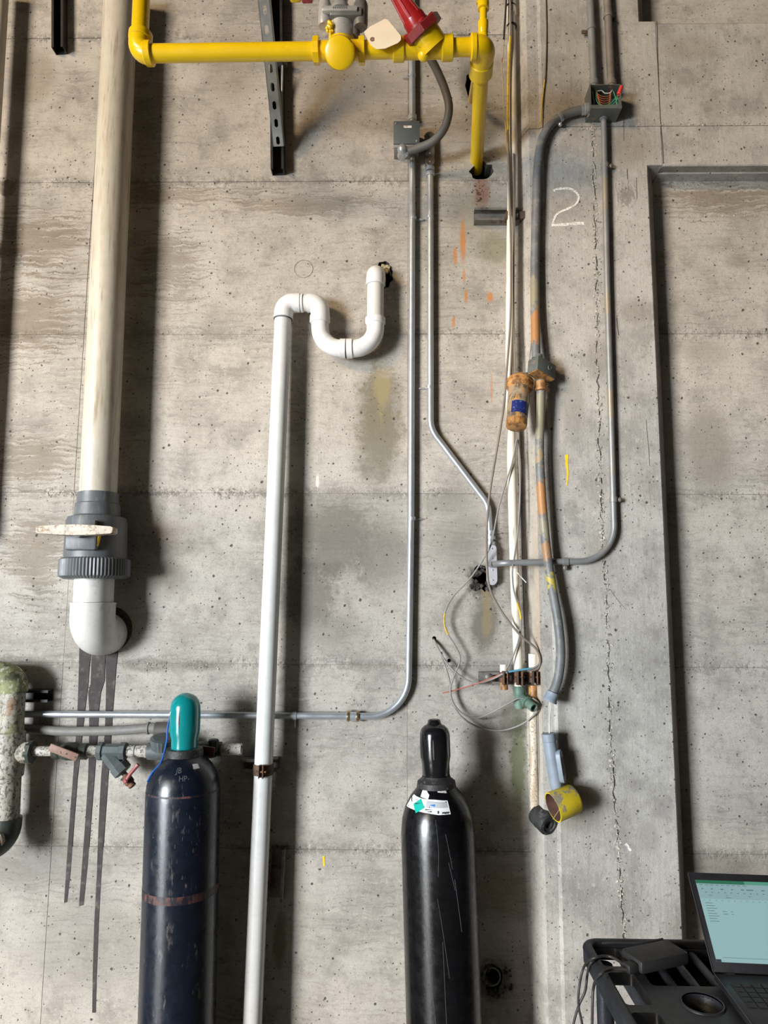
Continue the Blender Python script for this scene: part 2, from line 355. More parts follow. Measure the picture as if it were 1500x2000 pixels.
M['gcond'] = mat('grey_painted_conduit', (.245, .25, .25), .42, .3, var=.12, dirt=[((.36, .27, .14), 5, .56, .64, .5)])
M['gcondb'] = mat('brown_grey_conduit', (.20, .175, .15), .5, .2, var=.2)
M['boxgreen'] = mat('grey_green_box', (.105, .115, .105), .5, var=.2, dirt=[((.33, .2, .1), 40, .60, .7, .7)])
M['orange'] = mat('rust_stained_orange', (.44, .215, .062), .5, var=.25, dirt=[((.13, .055, .025), 40, .47, .60, .8, (1.5, 1.5, .6)), ((.46, .33, .2), 70, .58, .68, .5)])
M['bowl'] = mat('dirty_clear_bowl', (.30, .235, .16), .2, var=.2, dirt=[((.09, .06, .045), 24, .44, .56, .85), ((.50, .26, .08), 15, .51, .57, .85, (5, 5, .5)), ((.5, .42, .3), 12, .6, .68, .6, (5, 5, .5))], coat=.3)
M['bluelab'] = mat('blue_label', (.012, .022, .13), .4, var=.2, dirt=[((.4, .42, .5), 130, .60, .66, .5)])
M['cabl'] = mat('grey_cable', (.26, .245, .225), .55, var=.15)
M['cabb'] = mat('brown_grey_cable', (.20, .165, .135), .6, var=.15)
M['cabk'] = mat('black_cable', (.03, .028, .027), .5)
M['caby'] = mat('yellow_cable', (.62, .42, .03), .55, var=.2, dirt=[((.3, .24, .14), 60, .5, .62, .6)])
M['cabt'] = mat('tan_cable', (.42, .35, .22), .6)
M['cabw'] = mat('white_wire', (.66, .63, .57), .6)
M['cabbl'] = mat('blue_wire', (.10, .30, .42), .5)
M['cabg'] = mat('green_wire', (.05, .28, .15), .5)
M['cabo'] = mat('orange_brown_wire', (.36, .12, .05), .5)
M['cabr'] = mat('faded_red_wire', (.45, .12, .08), .55)
M['wirenut'] = mat('red_wire_nut', (.68, .05, .04), .4)
M['bluefit'] = mat('blue_grey_fitting', (.24, .28, .33), .5, var=.12)
M['cupy'] = mat('chipped_yellow_cup', (.62, .47, .02), .55, var=.12, dirt=[((.25, .22, .18), 13, .54, .58, .9)], bump=.4)
M['cupin'] = mat('rusty_cup_inside', (.13, .06, .04), .8, var=.4)
M['foam'] = mat('black_rubber_plug', (.03, .03, .03), .65, var=.5, dirt=[((.16, .15, .14), 60, .54, .66, .6)], bump=.5)
M['verdi'] = mat('verdigris_brass', (.15, .24, .19), .6, .3, var=.3, dirt=[((.28, .2, .1), 40, .55, .66, .6)])
M['oldpipe'] = mat('mottled_painted_iron', (.40, .37, .31), .55, var=.2, dirt=[((.10, .085, .06), 130, .52, .60, .9, (1, 1, .6)), ((.24, .24, .09), 14, .52, .66, .7), ((.07, .06, .045), 60, .56, .63, .85), ((.30, .15, .06), 22, .60, .68, .6)], bump=.7, bs=50)
M['mossy'] = mat('mossy_painted_iron', (.20, .21, .09), .65, var=.3, dirt=[((.48, .46, .38), 75, .51, .58, .85), ((.04, .042, .025), 28, .48, .60, .85)], bump=.8, bs=45)
M['darkiron'] = mat('dark_green_iron', (.045, .052, .042), .5, .2, var=.4, dirt=[((.2, .2, .15), 50, .60, .72, .6)], bump=.4)
M['greyiron'] = mat('grey_green_valve', (.095, .11, .11), .55, .2, var=.25, bump=.4)
M['nip'] = mat('chipped_white_nipple', (.48, .45, .39), .55, dirt=[((.04, .035, .03), 120, .52, .57, .9), ((.35, .32, .27), 40, .5, .6, .6)])
M['leverp'] = mat('faded_pink_lever', (.25, .14, .10), .6, var=.25, dirt=[((.5, .36, .28), 60, .55, .68, .6)])
M['leverr'] = mat('worn_red_lever', (.32, .08, .08), .5, var=.3, dirt=[((.5, .42, .38), 70, .56, .64, .6)])
M['leverm'] = mat('maroon_lever', (.13, .045, .035), .5)
M['greyh'] = mat('grey_hose', (.19, .18, .165), .6, var=.12)
M['darkblk'] = mat('dark_taupe_coupling', (.075, .068, .058), .6, var=.2)
M['teal'] = mat('teal_cap_enamel', (.004, .225, .225), .16, var=.04, coat=.5)
M['cylblue'] = mat('scuffed_navy_enamel', (.004, .0075, .016), .31, spec=.6, var=.3, dirt=[((.17, .15, .14), 26, .60, .70, .5, (1.6, 1.6, .5)), ((.13, .055, .045), 26, .66, .74, .5), ((.3, .28, .27), 80, .68, .74, .6, (1.5, 1.5, .4))], bump=.12, bs=80)
M['cylred'] = mat('worn_red_band', (.10, .04, .032), .5, var=.4, dirt=[((.010, .010, .016), 55, .40, .54, 1.0, (1, 1, .4))])
M['cylblk'] = mat('glossy_black_enamel', (.003, .003, .004), .27, spec=.6, var=.3, dirt=[((.10, .095, .09), 30, .66, .74, .35, (1.5, 1.5, .4))], bump=.10, bs=70)
M['scratch'] = mat('pale_scratch', (.10, .105, .12), .6)
M['collar'] = mat('dark_neck_ring', (.018, .017, .017), .6, var=.4, dirt=[((.2, .19, .18), 90, .58, .68, .6)], bump=.5)
M['capblk'] = mat('glossy_black_cap', (.008, .008, .009), .16, coat=.5)
M['stamp'] = mat('stamped_lettering', (.10, .10, .115), .5)
M['labelw'] = mat('white_label', (.80, .81, .82), .45, var=.03)
M['labelg'] = mat('green_diamond_print', (.0, .42, .33), .45, var=.02)
M['labelb'] = mat('blue_print', (.03, .20, .55), .45)
M['labelk'] = mat('dark_print', (.03, .035, .04), .5)
M['labelgr'] = mat('grey_print', (.47, .49, .51), .5)
M['bluecord'] = mat('blue_cord', (.01, .11, .45), .45)
M['cart'] = mat('black_cart_plastic', (.020, .023, .029), .42, var=.25, bump=.25, bs=160)
M['adapter'] = mat('matt_black_plastic', (.016, .016, .016), .55, var=.1)
M['lap'] = mat('dark_laptop_shell', (.014, .014, .017), .42, var=.1)
M['lapedge'] = mat('laptop_edge_trim', (.10, .10, .11), .3, .7)
def emit(name, c, s=1.0):
    m, t, p = nt(name); p.inputs['Base Color'].default_value = (.02, .02, .02, 1); p.inputs['Roughness'].default_value = .3
    p.inputs['Emission Color'].default_value = (c[0], c[1], c[2], 1); p.inputs['Emission Strength'].default_value = s; return m
M['scr'] = emit('lit_screen', (.26, .43, .44)); M['scrtop'] = emit('lit_screen_ribbon', (.23, .36, .38)); M['scrgr'] = emit('lit_green_title', (.01, .13, .06)); M['scrgl'] = emit('lit_green_light', (.07, .27, .18))
M['scrtx'] = emit('lit_screen_text', (.07, .14, .15)); M['scrdk'] = emit('lit_taskbar', (.012, .02, .03))

# ================================================================== the setting
def struct(name, label, loc=(0, 0, 0)): return thing(name, label, None, Vector(loc), kind='structure')
wall = struct('wall_back', 'weathered board-marked concrete wall behind all the pipes')
XJ = [-2.6, -1.18, 0.04, 2.6]
ZJ = [5.0]+ROWZ+[ROWZ[-1]-.64, -.02]
def hole_loop(px, py, rx, ry, n=18, jit=.16, zmin=None):
    c = W(px, py); a, b = S(px, py, 0, rx), S(px, py, 0, ry); out = []
    for i in range(n):
        t = 2*math.pi*i/n; q = 1+random.uniform(-jit, jit)
        z = c.z+b*q*math.sin(t)
        out.append((c.x+a*q*math.cos(t), max(z, zmin) if zmin else z))
    return out
HOLES = [hole_loop(921, 166, 13, 32), hole_loop(941, 335, 23, 20, zmin=ROWZ[1]+.006), hole_loop(943, 1128, 20, 24, jit=.22), hole_loop(750, 537, 18, 27), hole_loop(963, 1912, 17, 27), hole_loop(848, 1247, 4, 4, 8), hole_loop(877, 1290, 4, 4, 8)]
for ci in range(3):
    for ri in range(len(ZJ)-1):
        g = .0009; x0, x1, z1, z0 = XJ[ci]+g, XJ[ci+1]-g, ZJ[ri]-g, ZJ[ri+1]+g
        hs = [h for h in HOLES if x0 < sum(p[0] for p in h)/len(h) < x1 and z0 < sum(p[1] for p in h)/len(h) < z1]
        dy = random.uniform(-.0012, .0012); mb = MB()
        def fn(a, b, d): return V(a, dy+d, b)
        n = 24; outer = [(x0, z0), (x1, z0), (x1, z1), (x0, z1)]
        mb.plate(outer, hs, fn, .03); mb.build('concrete_panel', M['wall'], wall, flat=True)
for h in HOLES:
    mb = MB(); n = len(h); dep = .16
    mb.add([V(a, 0.0005, b) for a, b in h]+[V(a, dep, b) for a, b in h], [(i, (i+1) % n, n+(i+1) % n, n+i) for i in range(n)]+[tuple(range(n, 2*n))])
    mb.build('wall_hole', M['hole'], wall, flat=True)
for zj in ROWZ+[ZJ[-2]]:
    MB().box(V(0, .0150, zj), (5.2, .026, .006)).build('joint_mortar', M['mortar'], wall)
for xj in XJ[1:3]:
    MB().box(V(xj, .0145, 2.5), (.006, .026, 5)).build('joint_mortar', M['mortar'], wall)
def crumbs(parent, name, pts, width, n, size, m, kind='stuff', o=0.0):
    mb = MB()
    for i in range(n):
        t = random.random()*(len(pts)-1); a = int(t); p = pts[a].lerp(pts[a+1], t-a)
        s = size*random.uniform(.35, 1.0); c = p+V(random.gauss(0, 1)*width[0], 0, random.gauss(0, 1)*width[1])
        vs = [c+V(random.uniform(-s, s), -abs(random.gauss(0, .5))*s*.6, random.uniform(-s, s)) for _ in range(4)]+[c+V(0, .004, 0)]
        mb.add(vs, [(0, 1, 2), (0, 2, 3), (0, 3, 1), (1, 2, 4), (2, 3, 4), (1, 4, 3)])
    return tag(mb.build(name, m, parent, flat=True), kind=kind)
for (xa, xb, py, n) in ((285, 330, 1302, 26), (365, 430, 1304, 22), (1370, 1500, 601, 0), (80, 180, 356, 30), (85, 150, 961, 26), (430, 470, 962, 14), (1370, 1430, 967, 16), (930, 985, 1300, 20), (555, 580, 1768, 24)):
    if n: crumbs(wall, 'crumbling_joint', [W(xa, py), W(xb, py)], (.004, .009), n, .006, M['crumb'])
crumbs(wall, 'crumbling_joint', [W(1330, 425), W(1500, 420)], (.004, .003), 60, .006, M['crumb'])
crumbs(wall, 'spalled_patch', [W(935, 358), W(938, 395)], (.012, .01), 50, .008, M['rusty'])
# dark grout in and around the broken hole
mb = MB()
for i in range(46):
    t = random.uniform(0, 6.28); r = random.uniform(12, 27); p = W(943+math.cos(t)*r*.95, 1130+math.sin(t)*r*1.05, .004)
    s = random.uniform(.006, .014); mb.box(p, (s, s*.9, s), Matrix.Rotation(random.random()*3, 3, V(random.random(), random.random(), 1)))
tag(mb.build('dark_grout', M['tar'], wall, flat=True), kind='stuff')
def patch(name, pts, m, parent, o=.0012, th=.0012):
    return MB().prism([W(a, b, o) for a, b in pts], V(0, th, 0)).build(name, m, parent, flat=True)
# water marks running down from the white elbow
for pts in ([(155, 1258), (178, 1262), (171, 1345), (166, 1385), (160, 1440), (151, 1520), (144, 1610), (138, 1700), (131, 1762), (125, 1764), (129, 1700), (136, 1600), (143, 1510), (148, 1440), (151, 1390), (153, 1340)],
            [(179, 1262), (206, 1258), (204, 1330), (197, 1352), (193, 1385), (190, 1440), (184, 1520), (177, 1610), (171, 1690), (163, 1768), (154, 1770), (160, 1690), (166, 1610), (172, 1520), (174, 1440), (174, 1385), (172, 1352), (177, 1335)],
            [(206, 1258), (233, 1250), (227, 1300), (224, 1340), (220, 1390), (217, 1440), (211, 1520), (204, 1620), (197, 1720), (193, 1800), (189, 1900), (187, 1978), (180, 1978), (181, 1900), (184, 1800), (189, 1710), (192, 1620), (197, 1520), (204, 1440), (206, 1390), (207, 1345)]):
    patch('water_mark', pts, M['wet'], wall)
patch('yellow_paint_tick', [(630, 1672), (634, 1672), (635, 1692), (631, 1692)], M['ypaint'], wall)
patch('yellow_paint_tick', [(797, 880), (800, 880), (800, 892), (797, 892)], M['ypaint'], wall)
# round plug of mortar at the left edge, two faint cast rings
MB().lathe(W(14, 368, 0)+V(0, .002, 0), -Y, [(0, .034), (.004, .034), (.006, .03)], 24).build('mortar_plug', M['mortar'], wall)
for px, py, r in ((593, 525, 18), (1412, 1405, 22)):
    c = W(px, py); rr = S(px, py, 0, r)
    MB().tube([c+V(math.cos(t/24*6.2832)*rr, .0004, math.sin(t/24*6.2832)*rr) for t in range(25)], .0009, 6, False).build('cast_ring', M['mortar'], wall)

# ---- concrete column and cross beam standing proud of the wall
TF = .10
pil = struct('wall_pilaster', 'pale concrete column with a cross beam standing proud of the wall')
def px_x(px, py, o): return W(px, py, o).x
xa = px_x(1027, 1300, 0); xb = px_x(1050, 1300, .075); xc = px_x(1056, 1300, .088); xd = px_x(1080, 1300, .090); xe = px_x(1087, 1300, TF); xr = px_x(1310, 1300, TF)
xr_top = px_x(1248, 20, TF); xcr = px_x(1287, 180, TF)
zb0 = W(1350, 322, TF).z; zb1 = W(1400, 41, TF).z; zseam = W(1200, 247, TF).z
def profile(xr_, chamfer=True):
    L = [(xa, .02), (xa, 0), (xb, -.070), (xb+.004, -.080), (xc, -.088), (xd, -.090), (xe, -TF)]
    return L+([(xr_-.004, -TF), (xr_+.001, -TF+.004), (xr_+.052, 0), (xr_+.052, .02)] if chamfer else [(xr_, -TF), (xr_, .02)])
def col_piece(name, prof, z0, z1):
    return MB().prism([V(x, y, z0) for x, y in prof], V(0, 0, z1-z0)).build(name, M['pilaster'], pil, ang=20)
col_piece('column_face', profile(xr), -.01, zb0)
col_piece('column_face', profile(xcr-.0012, False), zb0+.0, zseam-.0012)
col_piece('column_face', profile(xcr-.0012, False), zseam+.0012, zb1)
col_piece('column_face', profile(xr_top), zb1, 5.0)
def beam(z0, z1, under, name):
    x0 = xcr+.0012 if not under else xr; pr = [(.02, z1), (-TF, z1), (-TF, z0)]
    if under: pr += [(-TF+.004, z0-.003), (-.048, z0+.004), (-.046, z0-.0005), (0, z0-.002), (.02, z0-.002)]
    else: pr += [(.02, z0)]
    return MB().prism([V(x0, y, z) for y, z in pr], V(2.6-x0, 0, 0)).build(name, M['pilaster'], pil, ang=20)
MB().prism([V(xr-.02, .0, zb0-.0005), V(xcr, 0, zb0-.0005), V(xcr, -TF+.003, zb0-.0005), V(xr-.02, -TF+.003, zb0-.0005)], V(0, 0, .002)).build('beam_soffit', M['pilaster'], pil)
b_ = MB()
zm = zb0+.05
MB().prism([V(xcr+.0012, y, z) for y, z in [(.02, zseam-.0012), (-TF, zseam-.0012), (-TF, zb0), (-TF+.004, zb0-.003), (-.048, zb0+.004), (-.046, zb0-.001), (0, zb0-.003), (.02, zb0-.003)]], V(2.6-xcr, 0, 0)).build('beam_face', M['pilaster'], pil, ang=20)
MB().prism([V(xcr+.0012, y, z) for y, z in [(.02, zb1), (-TF+.01, zb1), (-TF, zb1-.012), (-TF, zseam+.0012), (.02, zseam+.0012)]], V(2.6-xcr, 0, 0)).build('beam_face', M['pilaster'], pil, ang=20)
MB().box(V((xe+2.5)/2, -.04, zseam), (2.5-xe-.01, .11, .01)).build('joint_mortar', M['mortar'], pil)
MB().box(V(xcr, -.04, (zb0+zb1)/2), (.01, .09, zb1-zb0-.01)).build('joint_mortar', M['mortar'], pil)
# ragged seam of crumbling mortar down the column, cracks
seam = [(1152, 60), (1154, 170), (1158, 260), (1160, 330), (1162, 420), (1163, 520), (1167, 600), (1167, 700), (1169, 800), (1171, 900), (1175, 1000), (1178, 1080), (1184, 1150), (1187, 1250), (1189, 1350), (1193, 1450), (1200, 1560), (1207, 1650), (1214, 1750), (1220, 1850)]
crumbs(pil, 'crumbling_seam', [W(a, b, TF) for a, b in seam], (.0055, .01), 1100, .0072, M['crumb'])
crumbs(pil, 'crumbling_seam', [W(a, b, TF) for a, b in [(1060, 252), (1150, 252), (1250, 244), (1330, 243), (1400, 244), (1500, 240)]], (.01, .004), 150, .0065, M['crumb'])
mb = MB()
for a, b in zip(seam[2:], seam[3:]):
    n = 9
    pts = [W(a[0]+(b[0]-a[0])*i/n+random.uniform(-3, 3), a[1]+(b[1]-a[1])*i/n, TF+.0002) for i in range(n+1)]
    for p, q in zip(pts, pts[1:]):
        if random.random() < .75: mb.tube([p, q], random.uniform(.0006, .0022), 5)
mb.build('seam_crack', M['hole'], pil)
def crack(pts, r, o=TF, parent=None, m='gap'):
    P = []
    for (a, b) in pts: P.append(W(a+random.uniform(-.8, .8), b, o))
    MB().tube(smooth(P, 3), r, 5).build('crack', M[m], parent or pil)
crack([(1283, 42), (1284, 100), (1286, 150), (1288, 200), (1291, 247), (1294, 280), (1296, 320)], .0016)
crack([(1018, 1220-300), (1018, 1000), (1020, 1100), (1024, 1200), (1028, 1300), (1031, 1400), (1034, 1500), (1036, 1600), (1039, 1750), (1041, 1880), (1043, 2010)], .0016, 0.001)
crack([(1262, 820), (1264, 850), (1267, 880), (1268, 910)], .0009)
crack([(1205, 620), (1206, 640), (1208, 655)], .0015); crack([(1192, 1150), (1205, 1170), (1222, 1190)], .0007)
crack([(1224, 330), (1226, 350)], .0014); crack([(1243, 350), (1244, 390)], .001); crack([(1218, 235), (1219, 275)], .001)
# chalk figure and yellow mark
def stroke(name, pts, wpx, m, parent, o, n=6, taper=False):
    P = smooth([V(a, b, 0) for a, b in pts], n); L = []; R = []
    for i, p in enumerate(P):
        d = (P[min(i+1, len(P)-1)]-P[max(i-1, 0)]).normalized(); q = V(-d.y, d.x, 0)
        wd = wpx*random.uniform(.8, 1.15)*.5*((1-.75*i/len(P)) if taper else 1)
        L.append(W(p.x+q.x*wd, p.y+q.y*wd, o)); R.append(W(p.x-q.x*wd, p.y-q.y*wd, o))
    n_ = len(P); mb = MB(); up = V(0, .0012, 0)
    mb.add(L+R+[x+up for x in L]+[x+up for x in R], [f for i in range(n_-1) for f in ((i, i+1, n_+i+1, n_+i), (2*n_+i, 3*n_+i, 3*n_+i+1, 2*n_+i+1), (i, 2*n_+i, 2*n_+i+1, i+1), (n_+i, n_+i+1, 3*n_+i+1, 3*n_+i))])
    return mb.build(name, m, parent, flat=True)
ch = stroke('chalk_figure', [(1082, 374), (1085, 370), (1100, 368), (1115, 369), (1128, 378), (1130, 389), (1123, 400), (1108, 408), (1092, 415), (1084, 424), (1080, 438)], 4.2, M['chalk'], pil, TF+.0012)
stroke('chalk_figure', [(1077, 440), (1095, 439), (1120, 437), (1141, 436)], 5.5, M['chalk'], pil, TF+.0012)
ch['label'] = 'white chalk figure 2 hand drawn on the column'
stroke('yellow_paint_mark', [(1107, 888), (1107, 905), (1109, 925), (1107, 948)], 6.5, M['ypaint'], pil, TF+.0012, taper=True)
stroke('chalk_smear', [(1222, 1648), (1228, 1655), (1232, 1662)], 5, M['chalk'], pil, TF+.0012)
tag(MB().box(V(-1.5, -3.45, 3.26), (12, .3, .82), bev=.02).build('unseen_shade_beam', M['pilaster']), 'added unseen beam behind the viewer, shading the upper wall', kind='structure')  # unseen blocker, added to cut the daylight on the upper wall
# floor
tag(MB().box(V(-2, -4.6, -.05), (18, 9.5, .1)).build('floor', M['floor']), 'grey concrete floor below the picture', kind='structure')

# ================================================================== large drain pipe, left
def pipe_thing(name, label, cat, px, py, o, group=None):
    p = W(px, py, o); return thing(name, label, cat, p, group)
A0, A1 = W(237, -30, .10), W(182, 1185, .10); AX = (A1-A0).normalized()
def along(y, x0=237, y0=-30, x1=182, y1=1185, o=.10):
    return W(x0+(x1-x0)*(y-y0)/(y1-y0), y, o)
t = pipe_thing('drain_pipe', 'wide cream plastic drain pipe with a grey union ball valve and white elbow', 'pipe', 180, 1290, .10)
MB().cyl(A0, along(968), .0625, 40).build('pipe', M['pvcold'], t)
pa = along(962); L = lambda y: (along(y)-pa).dot(AX)
body = MB().lathe(pa, AX, [(L(963), .0640), (L(964), .0690), (L(984), .0700), (L(986), .0745), (L(1008), .0770), (L(1010), .083), (L(1012), .0960), (L(1020), .1010), (L(1090), .1040), (L(1094), .1040)], 48).build('valve_body', M['gpvc'], t)
MB().lathe(pa, AX, [(L(1091), .108), (L(1094), .1165), (L(1122), .1175), (L(1126), .116), (L(1131), .100), (L(1131.5), .07)], 128, knurl=.028, kn=1).build('union_nut', M['gpvc'], t, ang=25)
ctr = along(1046)
MB().box(ctr+V(-.004, -.100, -.022), (.105, .03, .075), bev=.008).build('stem_housing', M['gpvc'], body)
MB().box(ctr+V(.048, -.098, -.028), (.006, .018, .05), Matrix.Rotation(.15, 3, 'Y')).build('yellow_mark', M['ypaint'], body)
MB().box(ctr+V(.034, -.100, .030), (.011, .02, .022)).build('lock_slot', M['gap'], body)
MB().cyl(ctr+V(0, -.10, 0), ctr+V(0, -.150, 0), .020, 20).build('valve_stem', M['gpvc'], t)
hc = ctr+V(0, -.152, .002); hp = []
for sx, hz in ((-.125, .008), (-.118, .0115), (-.06, .0155), (0, .0175), (.06, .0155), (.118, .0115), (.125, .008)): hp.append((sx, hz))
hb = MB().prism([hc+V(a, -.022, b) for a, b in hp]+[hc+V(a, -.022, -b) for a, b in reversed(hp)], V(0, .044, 0)).build('valve_handle', M['handlew'], t)
MB().prism([hc+V(a, -.0235, b) for a, b in ((-.075, .002), (-.03, .008), (.03, .008), (.075, .002), (.03, -.004), (-.03, -.004))], V(0, .003, 0)).build('handle_recess', M['pvcold'], hb)
MB().cyl(along(1128), along(1182), .0655, 40).build('pipe', M['pvcdirty'], t)
e0 = along(1178); e1 = along(1236, o=.10); 
def elbow_to_wall(top, down, into, r, Rb, n=12):
    c = fillet([top, down, into], Rb, n); return c
eb = MB().tube(fillet([along(1178), along(1240), V(along(1240).x+.012, .02, along(1240).z)], .062, 14), .0735, 40).build('elbow', M['pvcdirty'], t)
MB().lathe(along(1177), AX, [(0, .0735), (0, .0750), (.006, .0750), (.006, .0735)], 40).build('elbow_rim', M['pvcdirty'], eb)
MB().lathe(along(1176.5), AX, [(0, .0655), (0, .0690), (.0025, .0690), (.0025, .0655)], 40).build('joint_line', M['gap'], eb)
MB().lathe(V(along(1240).x+.020, .004, along(1240).z+.016), -Y, [(0, .094), (.003, .092), (.0032, .07)], 32).build('dark_gap_disc', M['tar'], t)  # dark disc painted as the shaded gap where the elbow enters the wall

# pipe along the left edge
t = pipe_thing('standpipe', 'beige vertical pipe cut off by the left edge of the picture', 'pipe', -40, 900, .12)
pipe0, pipe1 = W(2, -30, .07), W(-66, 1050, .07)
MB().cyl(pipe0, pipe1, .030, 32).build('pipe', M['pvcold'], t)
MB().lathe(W(-29, 460, .07), (pipe1-pipe0), [(0, .0302), (.0, .036), (.06, .036), (.06, .0302)], 32).build('coupling', M['pvcold'], t)

# ================================================================== white trap pipe
R_, RF = .0305, .0350
t = pipe_thing('trap_pipe', 'white plastic waste pipe looping through a U trap into the wall', 'pipe', 490, 2020, .10)
OT = .062
tb, tt = W(491, 2040, .10), W(553, 615, OT)
low = T(495, 1999, .02)
d_ = (tb-tt).normalized(); foot = tt+d_*((tt.z-.02)/-d_.z)
MB().cyl(tt-d_*.02, foot, R_, 36).build('pipe', M['pvcpipe'], t)
def tp(a, b): return W(a, b, OT)
E1 = fillet([tp(553, 622), tp(556, 592), tp(592, 592)], .036, 10)
e = MB().tube(E1, RF, 32).build('elbow', M['pvc'], t)
MB().lathe(tp(553, 622), -d_, [(-.001, R_), (-.001, RF+.0015), (.006, RF+.0015), (.006, RF)], 32).build('elbow_rim', M['pvc'], e)
MB().lathe(tp(553, 623.5), d_, [(0, R_), (0, RF-.001), (.002, RF-.001), (.002, R_)], 32).build('joint_line', M['gap'], e)
MB().tube([tp(590, 592), tp(602, 592)], R_+.001, 32).build('pipe_stub', M['pvcpipe'], t)
e = MB().tube(fillet([tp(600, 592), tp(625, 592), tp(625.5, 622)], .036, 10), RF, 32).build('elbow', M['pvc'], t)
MB().tube([tp(586.5, 592), tp(587.5, 592)], RF+.0006, 32).build('joint_line', M['gap'], e)
MB().lathe(tp(625, 618), -Z, [(0, RF), (0, RF+.0022), (.022, RF+.0022), (.026, RF)], 32).build('socket_rim', M['pvc'], e)
u = MB().tube(fillet([tp(625, 626), tp(626, 680), tp(674, 681)], .078, 14), R_+.0015, 32).build('trap_bend', M['pvc'], t)
MB().tube([tp(664, 680.8), tp(675, 681)], RF+.001, 32).build('socket_rim', M['pvc'], u)
u = MB().tube(fillet([tp(677, 681), tp(734, 680), tp(733, 622)], .078, 14), R_+.0015, 32).build('trap_bend', M['pvc'], t)
MB().tube([tp(677, 681), tp(688, 680.7)], RF+.001, 32).build('socket_rim', M['pvc'], u)
MB().tube([tp(674.8, 681), tp(677.2, 681)], RF-.0012, 32).build('joint_line', M['gap'], u)
MB().lathe(tp(733, 632), Z, [(-.004, R_+.002), (0, RF+.0018), (.020, RF+.0018), (.020, R_)], 32).build('socket_rim', M['pvc'], u)
MB().tube([tp(733, 622), tp(733.5, 552)], R_, 32).build('riser', M['pvcdirty'], t)
te = tp(734, 537)
e = MB().tube(fillet([tp(733.5, 556), V(te.x, te.y, tp(734, 530).z), V(te.x+.004, .12, tp(734, 530).z)], .040, 12), RF, 32).build('wall_elbow', M['pvc'], t)
MB().lathe(tp(733.5, 556.5), Z, [(-.002, R_), (-.002, RF+.0008), (.003, RF+.0008), (.003, RF)], 32).build('elbow_rim', M['pvc'], e)
mb = MB()
for i in range(16):
    p = W(752+random.uniform(-8, 8), 528+random.uniform(-10, 8), .004); s = random.uniform(.006, .013); mb.box(p, (s, s, s), Matrix.Rotation(random.random()*3, 3, V(1, random.random(), 1)))
fo = mb.build('foam_filler', M['cabt'], t, flat=True); tag(fo, 'yellowish foam filler at the wall', kind='stuff')
# strap on the pipe and the short rail behind it
ps = W(514.5, 1502, .088)
t = thing('pipe_clamp', 'rusty two-piece clamp holding the white waste pipe', 'clamp', ps)
MB().lathe(ps-Z*.0, Z, [(-.017, R_+.0005), (-.017, R_+.0035), (.017, R_+.0035), (.017, R_+.0005)], 32).build('clamp_band', M['rusty'], t)
for dx in (-.007, .006):
    MB().box(ps+V(dx, -.040, 0), (.003, .018, .042), bev=.0008).build('clamp_ear', M['rusty'], t)
MB().cyl(ps+V(-.016, -.042, 0), ps+V(.016, -.042, 0), .0035, 10).build('bolt', M['rusty'], t)
mb = strut(MB(), W(476, 1489, 0), W(546, 1489, 0), -Y, .041, .050); tag(mb.build('strut_rail', M['strutw']), 'short dark horizontal rail behind the clamped white pipe', 'rail')
mb = strut(MB(), W(545, 1652, 0), W(540, 1752, 0), -Y, .052, .041); tag(mb.build('strut_rail', M['strutw']), 'short vertical steel rail low on the wall beside the white pipe', 'rail')

# ================================================================== yellow gas line
OY = .55
def y(a, b, o=OY): return W(a, b, o)
RP = .0268
t = thing('gas_pipe', 'bright yellow painted gas pipe crossing the top of the wall', 'pipe', W(600, 125, OY))
MB().cyl(y(278, -40), y(272, 95), RP*.98, 28).build('riser', M['yellow'], t)
e = MB().tube(fillet([y(274, 70), y(270.5, 105), y(297, 104.5)], .034, 10), RP+.0065, 28).build('elbow', M['yellow'], t)
MB().cyl(y(275, 65), y(274, 78), RP+.0095, 28, .002).build('elbow_collar', M['yellow'], e)
MB().cyl(y(284, 104.8), y(298, 104.6), RP+.0095, 28, .002).build('elbow_collar', M['yellow'], e)
MB().cyl(y(290, 104.7), y(622, 100), RP, 32).build('pipe_run', M['yellow'], t)
MB().cyl(y(704, 98), y(780, 96), RP, 32).build('pipe_run', M['yellow'], t)
MB().cyl(y(878, 93), y(930, 91.5), RP, 32).build('pipe_run', M['yellow'], t)
# tee body with round cap facing out
tee = MB().cyl(y(620, 100.5), y(712, 98), RP+.003, 28).build('valve_body', M['yellow'], t)
for a in (617, 706):
    MB().lathe(y(a-6, 99.5), y(a+6, 99.3)-y(a-6, 99.5), [(0, RP+.004), (.002, RP+.0125), (.019, RP+.0135), (.021, RP+.005)], 8).build('hex_collar', M['yellow'], tee, ang=20)
cd = (V(.0, -.80, -.62)).normalized()
MB().lathe(y(666, 105)+cd*.0, cd, [(0, .047), (.05, .047), (.062, .044), (.066, .036), (.0665, .0)], 32, cap=False).build('end_cap', M['yellow'], tee)
MB().cyl(y(666, 88), y(668, 40), .040, 24).build('neck', M['yellow'], tee)
